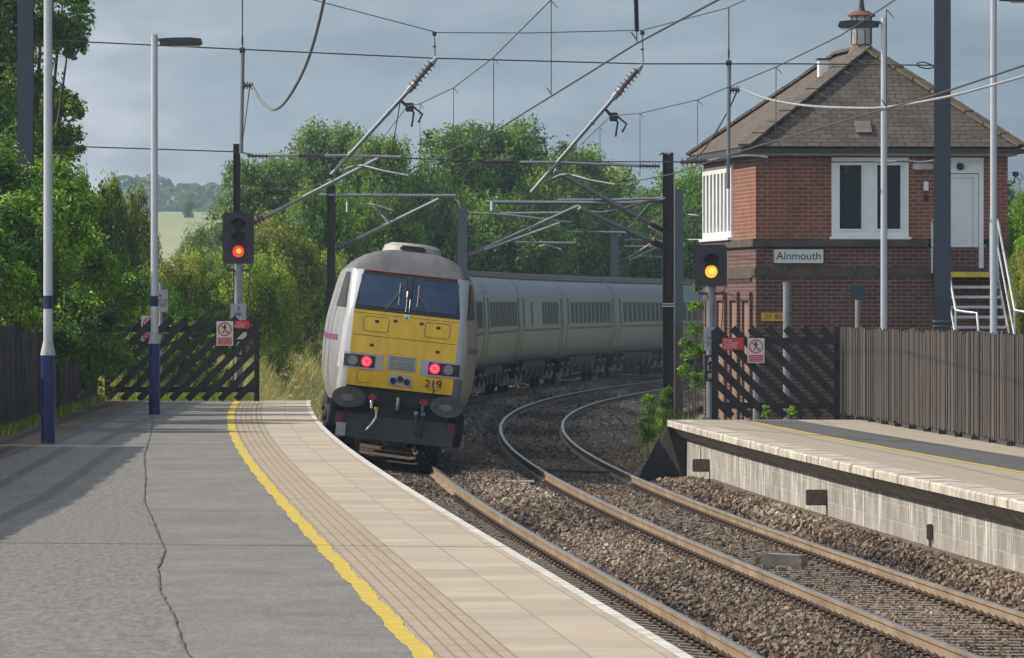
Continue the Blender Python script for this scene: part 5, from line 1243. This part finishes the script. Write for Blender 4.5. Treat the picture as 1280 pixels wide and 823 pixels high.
# contact wires, catenaries and droppers
def line(label, con, cat, drops, name='overhead_line'):
    root = empty(name, at(*con[0]), label=label, cat='overhead line', group='contact wires hung over the tracks')
    span([(p[0], p[1], p[2]) for p in con], .0095, M_wire, 'contact_wire', root, root=root, sm=False); span([(p[0], p[1], p[2]) for p in cat], .0075, M_wire, 'catenary_wire', root, root=root, sm=False)
    for (x0, y0, x1, y1, Y) in drops:
        d_ = span([(x0, y0, Y), (x1, y1, Y)], .0052, M_wire, 'dropper', root, root=root); mb = MB(); c = rel(root, x1, y1, Y); mb.tube([c + Vector((-.05, 0, .09)), c + Vector((0, 0, .02)), c], .006, 5); mb.tube([rel(root, x0, y0, Y), rel(root, x0, y0, Y) + Vector((.07, 0, -.08))], .005, 5); mb.build('wire_tail', M_wire, d_)
    return root
def Yw(py, z): return (z - EYE) * F / (HY - py)
c1 = [(510, 220, 142), (560, 190, 117), (617, 165, 103.6), (690, 120, 86), (795, 55, 69), (905, -4, 58.3), (1010, -62, 50.5)]
line('contact wire, catenary and droppers above the train track', c1, [(509, 133, YH), (525, 130, 128), (567, 110, 117), (617, 72, 103.6), (689, 0, 86), (760, -65, 75)],
     [(525, 130, 525, 211, 128), (567, 110, 567, 186, 117), (617, 73, 617, 164, 103.6), (689, 1, 689, 120, 86), (796, -20, 796, 53, 69)])
c2 = [(769, 231, 142), (840, 218, 128), (933, 187, 104), (1025, 160, 90), (1108, 136, 81), (1166, 120, 76.5), (1280, 82, 67), (1400, 38, 59)]
line('contact wire, catenary and droppers above the empty middle track', c2, [(764, 145, YH), (800, 142, 135), (872, 125, 119), (970, 84, 97.5), (1050, 45, 86), (1125, -4, 77)],
     [(800, 142, 800, 221, 135), (872, 125, 872, 206, 119), (970, 84, 970, 175, 97.5), (1108, 12, 1108, 136, 81)])
# wires running on past the span into the distance
c3 = [(510, 220, 142), (470, 260, 178), (452, 300, 205), (500, 292, 245), (600, 283, 290), (700, 300, 330)]
line('fainter overhead wires running on above the train', [(510, 220, 142), (478, 262, 175), (470, 282, 205), (560, 292, 248), (690, 305, 290), (829, 318, 330)], [(509, 133, YH), (462, 195, 165), (440, 225, 205), (545, 262, 250), (690, 283, 290), (829, 300, 330)],
     [(470, 185, 470, 262, 160), (500, 245, 500, 286, 225), (600, 270, 600, 296, 265)])
line('fainter overhead wires running on over the bend of the empty track', [(769, 231, 142), (716, 262, 180), (722, 277, 215), (800, 288, 270), (875, 300, 310)], [(764, 145, YH), (690, 215, 170), (690, 238, 215), (790, 262, 270), (875, 278, 310)],
     [(706, 205, 706, 255, 160), (750, 160, 750, 238, 150), (740, 250, 740, 279, 235)])
def feeder(pts, r, m, label, name='feeder_cable'):
    root = at(*pts[0]); mb = MB(); P = [at(*p) - root for p in pts]; out = []
    for i in range(len(P) - 1):
        p0, p1, p2, p3 = P[max(i - 1, 0)], P[i], P[i + 1], P[min(i + 2, len(P) - 1)]
        for k in range(8):
            t = k / 8; out.append(.5 * ((2 * p1) + (p2 - p0) * t + (2 * p0 - 5 * p1 + 4 * p2 - p3) * t * t + (3 * p1 - p0 - 3 * p2 + p3) * t ** 3))
    mb.tube(out + [P[-1]], r, 8); o = mb.build(name, m); o.location = root; tag(o, label, 'cable')
feeder([(316, 108, YH), (325, 125, 140), (343, 137, 136), (362, 120, 130), (385, 75, 124), (403, 10, 118), (410, -40, 114)], .026, mat('cable_dark', (.16, .17, .175), .6), 'thick feeder cable looping up from the left drop tube')
feeder([(925, 111, YH), (960, 124, 140), (1005, 132, 137), (1060, 135, 133), (1110, 134, 130), (1180, 122, 126), (1235, 108, 122), (1290, 92, 118), (1360, 68, 112)], .022, M_cable, 'pale feeder cable sagging across in front of the signal box roof')
feeder([(922, 112, YH), (912, 135, 143.2), (895, 165, 143.4), (880, 187, 143.5), (866, 200, 143.6)], .014, M_wire, 'thin dark jumper wire curving down left of the signal box')
feeder([(796, 38, 69), (795, 0, 68.6), (794, -40, 68.2)], .02, mat('cable_blue', (.03, .04, .12), .5), 'short dark cable dropping to the contact wire near the top')
feeder([(500, 128, 142.5), (494, 165, 150), (488, 196, 160)], .010, M_wire, 'thin stay wire hanging from the left sloping tube')

# ------------------------------------------------------------------ vegetation
RNG = np.random.default_rng(11)
def leaves(P, out, size, tint, asp=.55, rng=RNG, droop=.3, up=.5):
    """rhombic leaves, folded a little along the midrib, facing roughly outward and up"""
    n = len(P); nr = out + rng.normal(0, .75, (n, 3)) + np.array([0, 0, up]); nr /= np.linalg.norm(nr, axis=1)[:, None] + 1e-9
    a = np.cross(nr, rng.normal(size=(n, 3))); a /= np.linalg.norm(a, axis=1)[:, None] + 1e-9; b = np.cross(nr, a)
    s = size * rng.uniform(.6, 1.35, n)[:, None]
    V = np.stack([P - a * s * .5, P + b * s * asp * .5 + nr * s * .08, P + a * s * .5 - nr * s * droop * .3, P - b * s * asp * .5 + nr * s * .08], 1)
    return V, [(0, 1, 2, 3)], tint
def crown_pts(blobs, n, rng, sub=26, subr=.28):
    """leaf positions: blobs > ragged sub-clumps > leaves"""
    B = np.array(blobs, float); w = B[:, 3] ** 2; w /= w.sum(); P = []; O = []; Tn = []
    for (x, y, z, r), k in zip(B, (w * n).astype(int)):
        m = sub; d = rng.normal(size=(m, 3)); d /= np.linalg.norm(d, axis=1)[:, None]; d[:, 2] = np.where(d[:, 2] < -.35, -d[:, 2], d[:, 2])
        rad = r * rng.uniform(.62, 1.08, m); c = np.array([x, y, z]) + d * rad[:, None] * np.array([1, 1, .85])
        bt = rng.normal(.48, .13); ct = np.clip(rng.normal(bt, .2, m), 0, 1); cr_ = r * subr * rng.uniform(.6, 1.5, m)
        idx = rng.integers(0, m, k); g = rng.normal(size=(k, 3)); g /= np.linalg.norm(g, axis=1)[:, None]
        p = c[idx] + g * (cr_[idx] * rng.random(k) ** .5)[:, None]
        P.append(p); O.append(g * .6 + d[idx] * .6); Tn.append(np.clip(ct[idx] + rng.normal(0, .2, k), 0, 1))
    return np.concatenate(P), np.concatenate(O), np.concatenate(Tn)
def tree_blobs(rng, Wd, H, base=.18, n=22):
    out = []
    for i in range(n):
        t = rng.random(); z = H * (base + (1 - base) * t * .93); env = math.sin(PI * min(1, max(.02, (t * .80 + .12)))) ** .5
        a = rng.random() * 2 * PI; rr = Wd / 2 * env * math.sqrt(rng.random()) * .78; r = Wd * rng.uniform(.13, .21) * (.75 + .35 * env)
        out.append((rr * math.cos(a), rr * math.sin(a), z, r))
    return out
M_bark = mat('bark', (.11, .085, .06), .95, var=.4, scale=5, stretch=(2, 2, .4), bump=.4)
def trunk_mesh(rng, H, r, blobs, name='trunk'):
    mb = MB(); top = H * .8; pts = [(.0, 0, -.4), (.05 * rng.normal(), 0, H * .2), (.1 * rng.normal(), .1 * rng.normal(), H * .45), (0, 0, top)]
    mb.tube(pts, [r, r * .8, r * .55, r * .15], 9)
    for b in blobs[::2]:
        z0 = min(b[2] * .62, top); p0 = Vector((0, 0, z0)); p1 = Vector(b[:3]); m = p0.lerp(p1, .5) + Vector((0, 0, .2)); mb.tube([p0, m, p1], [r * .38, r * .25, r * .06], 6)
    return mb
L_dark = leafmat('leaf_dark', (.020, .055, .012), (.095, .195, .032), (.23, .36, .06))
L_mid = leafmat('leaf_mid', (.030, .078, .012), (.125, .24, .036), (.25, .38, .06))
L_ash = leafmat('leaf_ash', (.040, .085, .030), (.12, .21, .070), (.20, .30, .10))
L_yel = leafmat('leaf_yellowgreen', (.06, .115, .014), (.23, .33, .035), (.40, .48, .06))
L_fresh = leafmat('leaf_fresh', (.030, .085, .008), (.13, .27, .020), (.30, .45, .05))
L_bush = leafmat('leaf_bush', (.022, .068, .012), (.105, .215, .024), (.33, .50, .06))
L_olive = leafmat('leaf_olive', (.06, .08, .014), (.21, .25, .04), (.38, .39, .07))
PROT = []
for v, (Wd, H, nb, nl, ls, base) in enumerate(((8, 10, 44, 62000, .19, .04), (9, 10, 50, 62000, .19, .04), (7, 10, 40, 52000, .19, .05), (9, 6, 36, 46000, .18, .01))):
    rg = np.random.default_rng(20 + v); bl_ = tree_blobs(rg, Wd, H, base, nb); P, O, T_ = crown_pts(bl_, nl, rg, 30, .34); V, Fq, T_ = leaves(P, O, ls, T_, rng=rg, asp=.7)
    cm = tinted('crown', V, Fq, T_, L_mid); tm = trunk_mesh(rg, H, .2, bl_).build('trunk', M_bark); tme = tm.data; bpy.data.objects.remove(tm); PROT.append((Wd, H, cm, tme))
def tree(px, top, Y, wpx, v, m, label, rot=0, cat='tree', name='broadleaf_tree', grp='trees along the far side of the railway'):
    Wd, H, cm, tme = PROT[v]; x = at(px, 0, Y).x; g = float(gz(x, Y)); h = at(0, top, Y).z - g; w = wpx * 1.22 * Y / F
    root = empty(name, (x, Y, g), (0, 0, rot), label, cat, grp)
    for me, nm in ((cm, 'crown'), (tme, 'trunk')):
        o = bpy.data.objects.new(nm, me); COL.objects.link(o); o.parent = root; o.scale = (w / Wd, w / Wd, h / H)
        if nm == 'crown': o.material_slots[0].link = 'OBJECT'; o.material_slots[0].material = m
G = 'trees behind the train'
for i, a in enumerate([
    (262, 300, 300, 80, 3, L_ash, 'low soft green tree at the left end of the tree line'),
    (325, 212, 285, 120, 1, L_ash, 'pale grey-green ash tree behind the red signal'),
    (372, 205, 300, 120, 0, L_ash, 'pale ash tree rising between the red signal and the dark mast'),
    (415, 172, 315, 130, 1, L_ash, 'tallest pale ash with wispy top left of the train'),
    (468, 186, 300, 110, 1, L_mid, 'yellow-tipped tree above the train cab, left of the oak'),
    (565, 166, 330, 160, 0, L_dark, 'dark rounded sycamore with broad top above the cab'),
    (628, 170, 335, 170, 1, L_dark, 'dark sycamore joined to the right of the rounded one'),
    (680, 182, 345, 130, 2, L_dark, 'dark tree with twiggy top at the right shoulder of the dark group'),
    (528, 225, 318, 110, 3, L_dark, 'shaded lower tree behind the cab roof dome'),
    (608, 262, 322, 170, 3, L_mid, 'bright green lower tree just above the coach roofs near the cab'),
    (690, 240, 332, 130, 3, L_mid, 'mid green low tree above the middle coaches'),
    (722, 205, 362, 120, 1, L_fresh, 'fresh green tree right of the dark group'),
    (770, 212, 365, 120, 0, L_yel, 'yellow-green tree left of the brown mast'),
    (822, 218, 372, 120, 2, L_fresh, 'bright green tree behind the brown mast'),
    (872, 226, 375, 120, 1, L_fresh, 'bright green tree peeping left of the signal box windows'),
    (920, 228, 380, 130, 0, L_yel, 'yellow-green tree hidden mostly behind the signal box'),
    (760, 275, 345, 150, 3, L_dark, 'dark low tree behind the short mast'),
    (836, 270, 350, 150, 3, L_dark, 'dark low tree above the far coaches'),
    (392, 255, 250, 110, 3, L_mid, 'mid green bush tree left of the dark mast'),
    (455, 262, 262, 120, 3, L_mid, 'leafy low tree between the dark mast and the cab'),
    (338, 290, 232, 130, 3, L_olive, 'olive thicket behind the grass bank'),
    (398, 330, 240, 90, 3, L_yel, 'yellow-green shrub touching the left of the dark mast foot')]):
    tree(*a, rot=i * 1.3, grp=G)
for i, a in enumerate([(965, 215, 352, 120, 1, L_mid, 'unseen green tree added behind the left half of the signal box'), (1045, 212, 380, 130, 0, L_dark, 'unseen dark tree added behind the middle of the signal box'), (1125, 210, 400, 130, 1, L_fresh, 'unseen fresh green tree added behind the signal box door'),
    (1205, 212, 420, 130, 0, L_mid, 'unseen green tree added behind the right wall of the signal box'), (1345, 205, 430, 140, 1, L_dark, 'unseen dark tree added just beyond the right frame edge'), (1440, 200, 450, 150, 0, L_mid, 'unseen green tree added further beyond the right frame edge'), (1550, 200, 465, 150, 1, L_fresh, 'unseen light green tree added well beyond the right frame edge'), (1660, 200, 480, 160, 0, L_dark, 'unseen dark tree added farthest beyond the right frame edge')]):
    tree(*a, rot=i * 1.7 + .4, grp=G)  # unseen trees added for the coach windows to reflect
G = 'bushes behind the left platform'
for i, a in enumerate([
    (150, 250, 196, 85, 3, L_olive, 'brownish green bush under the far hill'),
    (205, 335, 205, 100, 3, L_olive, 'rounded yellow-olive bush behind the lantern post'),
    (250, 330, 214, 90, 3, L_yel, 'yellow-green bush just left of the red signal'),
    (112, 244, 178, 100, 3, L_dark, 'dark upright bush beside the leaning fence bushes'),
    (312, 335, 205, 110, 3, L_yel, 'sunlit yellow bush right behind the red signal post'),
    (165, 350, 172, 120, 3, L_fresh, 'bright bush seen over the left barrier'),
    (232, 385, 168, 130, 3, L_mid, 'green bush seen through the slats of the left barrier')]):
    tree(*a, rot=i * 2.1 + .5, cat='bush', name='bush', grp=G)
tree(1292, 215, 200, 90, 2, L_fresh, 'leafy green tree at the right frame edge behind the signal box', grp=None, rot=2)
tree(1290, 330, 185, 80, 3, L_olive, 'olive bush below the tree at the right frame edge', cat='bush', name='bush', grp=None, rot=1)
def custom(name, blobs, nl, ls, m, label, seed, cat='bush', tr=.12, sub=34, subr=.3, asp=.6, H=None, stem=True):
    rg = np.random.default_rng(seed); o0 = Vector((blobs[0][0], blobs[0][1], float(gz(blobs[0][0], blobs[0][1])))); root = empty(name, o0, label=label, cat=cat)
    B = [(x - o0.x, y - o0.y, z - o0.z, r) for x, y, z, r in blobs]; P, O, T_ = crown_pts(B, nl, rg, sub, subr); V, Fq, T_ = leaves(P, O, ls, T_, rng=rg, asp=asp)
    me = tinted('crown', V, Fq, T_, m); o = bpy.data.objects.new('crown', me); COL.objects.link(o); o.parent = root
    mb = MB()
    for b in B:
        p1 = Vector(b[:3]); p0 = Vector((b[0] * .1, b[1] * .1, -.1)); mb.tube([p0, p0.lerp(p1, .5) + Vector((0, 0, .15)), p1], [tr, tr * .6, tr * .15], 6)
        for _ in range(4):
            q = p1 + Vector(rg.normal(0, b[3] * .5, 3)); mb.tube([p1, q], [tr * .15, tr * .05], 4)
    mb.build('trunk', M_bark, root); return root
# big bush leaning over the fence at the left
rg = random.Random(5); bl = []
for px, py, Y, r in ((20, 300, 126, .95), (60, 290, 129, .95), (15, 240, 140, 1.0), (62, 235, 145, .9), (100, 262, 142, .75), (95, 320, 135, .95), (130, 345, 142, .85), (45, 350, 127, .9), (85, 395, 134, .85), (118, 410, 140, .8), (150, 375, 147, .7), (110, 455, 144, .62), (5, 365, 120, .85), (70, 420, 131, .6), (140, 425, 148, .6), (160, 440, 150, .42), (30, 220, 150, .6), (-20, 330, 118, .9)):
    p = at(px, py, Y); bl.append((p.x - .35, Y, p.z - .25, r))
custom('bush', bl, 170000, .08, L_bush, 'large fresh green bush spilling over the dark fence at the far left', 3, sub=46)
bl = []
for px, py, Y, r in ((25, 30, 168, 1.3), (60, 60, 171, .85), (10, 120, 169, 1.2), (45, 150, 173, .9), (20, 200, 168, 1.1), (70, 185, 172, .65), (75, 140, 172, .5), (85, 60, 172, .45), (78, 5, 172, .6), (-40, 60, 168, 1.6), (-40, 180, 170, 1.6), (55, -30, 170, 1.0), (0, -50, 170, 1.5)):
    p = at(px, py, Y); bl.append((p.x, Y, p.z, r))
custom('broadleaf_tree', bl, 60000, .11, L_mid, 'tall tree at the upper left corner behind the tall dark mast', 9, 'tree', .11, sub=40, subr=.26)
bl = []
for px, py, Y, r in ((866, 445, 149, .2), (868, 415, 149.5, .17), (870, 385, 149.5, .15), (860, 468, 149, .18), (874, 478, 148.5, .22), (858, 430, 149, .12), (876, 440, 149, .16), (872, 362, 149.5, .1)):
    p = at(px, py, Y); bl.append((p.x, Y, p.z, r))
custom('climbing_shrub', bl, 1500, .075, L_fresh, 'sunlit leafy shrub between the brown mast and the amber signal', 12, 'bush', .02, sub=26, subr=.45)
for k, (px, py, lab) in enumerate(((810, 515, 'tall feathery weed at the tip of the right platform'), (832, 505, 'green weed at the foot of the brown mast'))):
    p = at(px, py, 147 + k * 3); custom('weed', [(p.x, 147 + k * 3, p.z + d_, .12 + .05 * (d_ < 0)) for d_ in (-.5, -.25, 0, .2)], 1300, .07, L_fresh, lab, 30 + k, 'plant', .01, sub=12, subr=.6, asp=.3)
for px, py, Y, lab in ((991, 511, 138.6, 'small weed growing at the foot of the right barrier near its sign'), (958, 521, 138.8, 'tiny weed at the foot of the right barrier')):
    p = at(px, py + 8, Y); custom('weed', [(p.x, Y, RPZ + .08, .07), (p.x, Y, RPZ + .17, .05)], 260, .05, L_fresh, lab, px, 'plant', .006, sub=8, subr=.6)
for sd, pts, lab in ((51, ((150, 440, 158, .5), (170, 420, 159, .45), (160, 470, 157, .45)), 'leafy green bush pressed against the left end of the left barrier'), (52, ((205, 440, 160, .5), (225, 425, 161, .5), (215, 475, 159, .5)), 'leafy green bush behind the middle of the left barrier'), (53, ((248, 455, 160, .42), (262, 440, 162, .38), (250, 482, 159, .4)), 'low green bush behind the right half of the left barrier')):
    bl = []
    for px, py, Y, r in pts: p = at(px, py, Y); bl.append((p.x, Y, p.z, r))
    custom('bush', bl, 9000, .085, L_bush, lab, sd, sub=30)
# grasses: blades as thin triangles
def blades(name, X, Y, Z, h, m, label, w=.012, rng=RNG, lean=.25, cat='grass'):
    n = len(X); P = np.stack([X, Y, Z], 1); a = rng.uniform(0, 2 * PI, n); s = np.stack([np.cos(a), np.sin(a), 0 * a], 1); hh = h * rng.uniform(.5, 1.25, n)
    l = rng.normal(0, lean, (n, 3)) * hh[:, None]; l[:, 2] = 0; up = np.array([0, 0, 1.0])
    V = np.stack([P - s * w, P + s * w, P + s * w * .7 + up * (hh * .6)[:, None] + l * .4, P - s * w * .7 + up * (hh * .6)[:, None] + l * .4, P + up * hh[:, None] + l], 1)
    k = np.clip(rng.normal(.5, .22, n), 0, 1)
    me = bpy.data.meshes.new(name); f4 = (np.arange(n)[:, None] * 5 + np.array([0, 1, 2, 3])); f3 = (np.arange(n)[:, None] * 5 + np.array([3, 2, 4]))
    li = np.concatenate([f4.ravel(), f3.ravel()]); me.vertices.add(n * 5); me.vertices.foreach_set('co', V.reshape(-1).astype(np.float32)); me.loops.add(len(li)); me.loops.foreach_set('vertex_index', li.astype(np.int32))
    me.polygons.add(2 * n); me.polygons.foreach_set('loop_start', np.concatenate([np.arange(n) * 4, n * 4 + np.arange(n) * 3]).astype(np.int32)); me.polygons.foreach_set('loop_total', np.concatenate([np.full(n, 4), np.full(n, 3)]).astype(np.int32))
    me.update(calc_edges=True); at_ = me.attributes.new('tint', 'FLOAT', 'POINT'); at_.data.foreach_set('value', np.repeat(k, 5).astype(np.float32)); me.materials.append(m)
    o = bpy.data.objects.new(name, me); COL.objects.link(o); tag(o, label, cat, kind='stuff'); return o
L_straw = leafmat('grass_straw', (.22, .24, .07), (.44, .42, .20), (.58, .52, .32), trans=.3); L_grass = leafmat('grass_green', (.08, .15, .03), (.19, .28, .06), (.34, .38, .13), trans=.3)
n = 60000; Y = RNG.uniform(155, 260, n); X = cx(Y) - 3.434 - RNG.uniform(.9, 9.5, n)
blades('tall_grass', X, Y, gz(X, Y), .95, L_straw, 'tall straw-coloured grass on the bank left of the train', w=.014)
n = 26000; Y = RNG.uniform(158, 300, n); X = cx(Y) - 3.434 - RNG.uniform(2.5, 14, n)
blades('meadow_grass', X, Y, gz(X, Y), .8, L_grass, 'green meadow grass mixed into the bank left of the train', w=.02)
n = 2600; Y = RNG.uniform(146, 172, n); X = T2R(Y)[0] + RNG.uniform(1.5, 4.2, n)
blades('verge_grass', X, Y, gz(X, Y) * 0 - .35, .85, L_straw, 'dry grass at the foot of the brown mast', w=.012)
n = 2500; Y = RNG.uniform(112, 153, n); X = np.interp(Y, [75, 109, 151], [-6.65, -7.4, -8.0]) + RNG.uniform(-.1, .18, n)
blades('fence_grass', X, Y, LPZ(Y), .16, L_grass, 'short grass tufts along the foot of the left fence', w=.008)
n = 1500; X = RNG.uniform(-7.7, -5.0, n); Y = RNG.uniform(152.2, 153.2, n)
blades('platform_end_weeds', X, Y, LPZ(Y) - .25, .42, L_grass, 'low weeds and yellow flowers under the left barrier', w=.012)
# cow parsley: umbels of tiny white florets over the grass bank
n = 520; Y = RNG.uniform(158, 215, n); X = cx(Y) - 3.434 - RNG.uniform(1.2, 7, n); Z = gz(X, Y) + RNG.uniform(.7, 1.25, n); P = []
for i in range(n):
    k = 26; a = RNG.uniform(0, 2 * PI, k); r = .085 * np.sqrt(RNG.random(k)); P.append(np.stack([X[i] + r * np.cos(a), Y[i] + r * np.sin(a), Z[i] + .02 * RNG.normal(size=k) - r * .3], 1))
P = np.concatenate(P); V, Fq, T_ = leaves(P, np.tile([0, -.3, 1.], (len(P), 1)), .03, RNG.random(len(P)), asp=.9)
o = bpy.data.objects.new('white_flowers', tinted('white_flowers', V, Fq, T_, leafmat('petals', (.45, .45, .36), (.6, .6, .5), (.7, .7, .62), trans=.2))); COL.objects.link(o); tag(o, 'white cow parsley heads scattered over the grass bank', 'flowers', kind='stuff')
# distant wooded ridge: a mass of crowns
def far_wood():
    rng = np.random.default_rng(77); n = 900; Y = rng.uniform(2150, 2420, n); X = rng.uniform(-330, 160, n) 
    topy = np.interp(X / Y * F + 640, [60, 100, 112, 140, 150, 200, 290, 700], [250, 240, 234, 236, 223, 222, 226, 235])
    Z = EYE + (HY - topy) * Y / F - 3.5 - (2420 - Y) * .055 + rng.normal(0, 1.2, n); P = []; O = []; T_ = []
    for i in range(n):
        k = 330; g = rng.normal(size=(k, 3)); g /= np.linalg.norm(g, axis=1)[:, None]; g[:, 2] = np.abs(g[:, 2]) * 1.0 - .35; r = rng.uniform(4.5, 7.5)
        P.append(np.array([X[i], Y[i], Z[i]]) + g * r * rng.uniform(.8, 1.05, k)[:, None]); O.append(g); T_.append(np.clip(rng.normal(.3 + .3 * rng.random(), .15, k), 0, 1))
    V, Fq, T_ = leaves(np.concatenate(P), np.concatenate(O), 2.0, np.concatenate(T_), rng=rng, asp=.9)
    o = bpy.data.objects.new('far_wood', tinted('far_wood', V, Fq, T_, L_dark)); COL.objects.link(o); tag(o, 'far-off wood covering the blue hill crest', 'wood', kind='stuff')
far_wood()
rows = [[(float(x), float(y), float(EYE + (HY - np.interp(x / y * F + 640, [60, 100, 140, 150, 290, 700], [256, 246, 242, 230, 232, 240])) * y / F - 8 - max(0, 2300 - y) * .12)) for x in np.linspace(-700, 700, 60)] for y in np.linspace(2130, 3000, 12)]
tag(sheet('far_hill', rows, M_grass), kind='structure')
for i, (px, py, lab) in enumerate(((235, 263, 'distant rounded hedge tree on the pale field'), (168, 262, 'distant dark hedge clump at the left end of the pale field'), (275, 287, 'distant hedge tree at the foot of the pale field'))):
    Yq = 1350 if py < 280 else 900
    Wd, H, cm, tme = PROT[3]; x = at(px, 0, Yq).x; g = float(gz(x, Yq)); root = empty('hedge_tree', (x, Yq, g), (0, 0, i), lab, 'tree'); o = bpy.data.objects.new('crown', cm); COL.objects.link(o); o.parent = root; o.scale = (.33 if i else .25,) * 2 + (.45,); o.material_slots[0].link = 'OBJECT'; o.material_slots[0].material = L_mid
    o = bpy.data.objects.new('trunk', tme); COL.objects.link(o); o.parent = root; o.scale = (.3, .3, .4)

# ------------------------------------------------------------------ haze
mb = MB(); mb.box(-2500, 2500, -60, 3300, -12, 95); hz = mb.build('haze', [])
m = bpy.data.materials.new('haze'); m.use_nodes = True; t = m.node_tree; t.nodes.clear(); pv = N(t, 'ShaderNodeVolumePrincipled'); pv.inputs['Color'].default_value = (.62, .80, 1.0, 1); pv.inputs['Density'].default_value = .00019; pv.inputs['Anisotropy'].default_value = 0
ou = N(t, 'ShaderNodeOutputMaterial'); t.links.new(pv.outputs[0], ou.inputs['Volume']); hz.data.materials.append(m); tag(hz, 'thin blue haze filling the air over the fields', 'haze', kind='stuff')
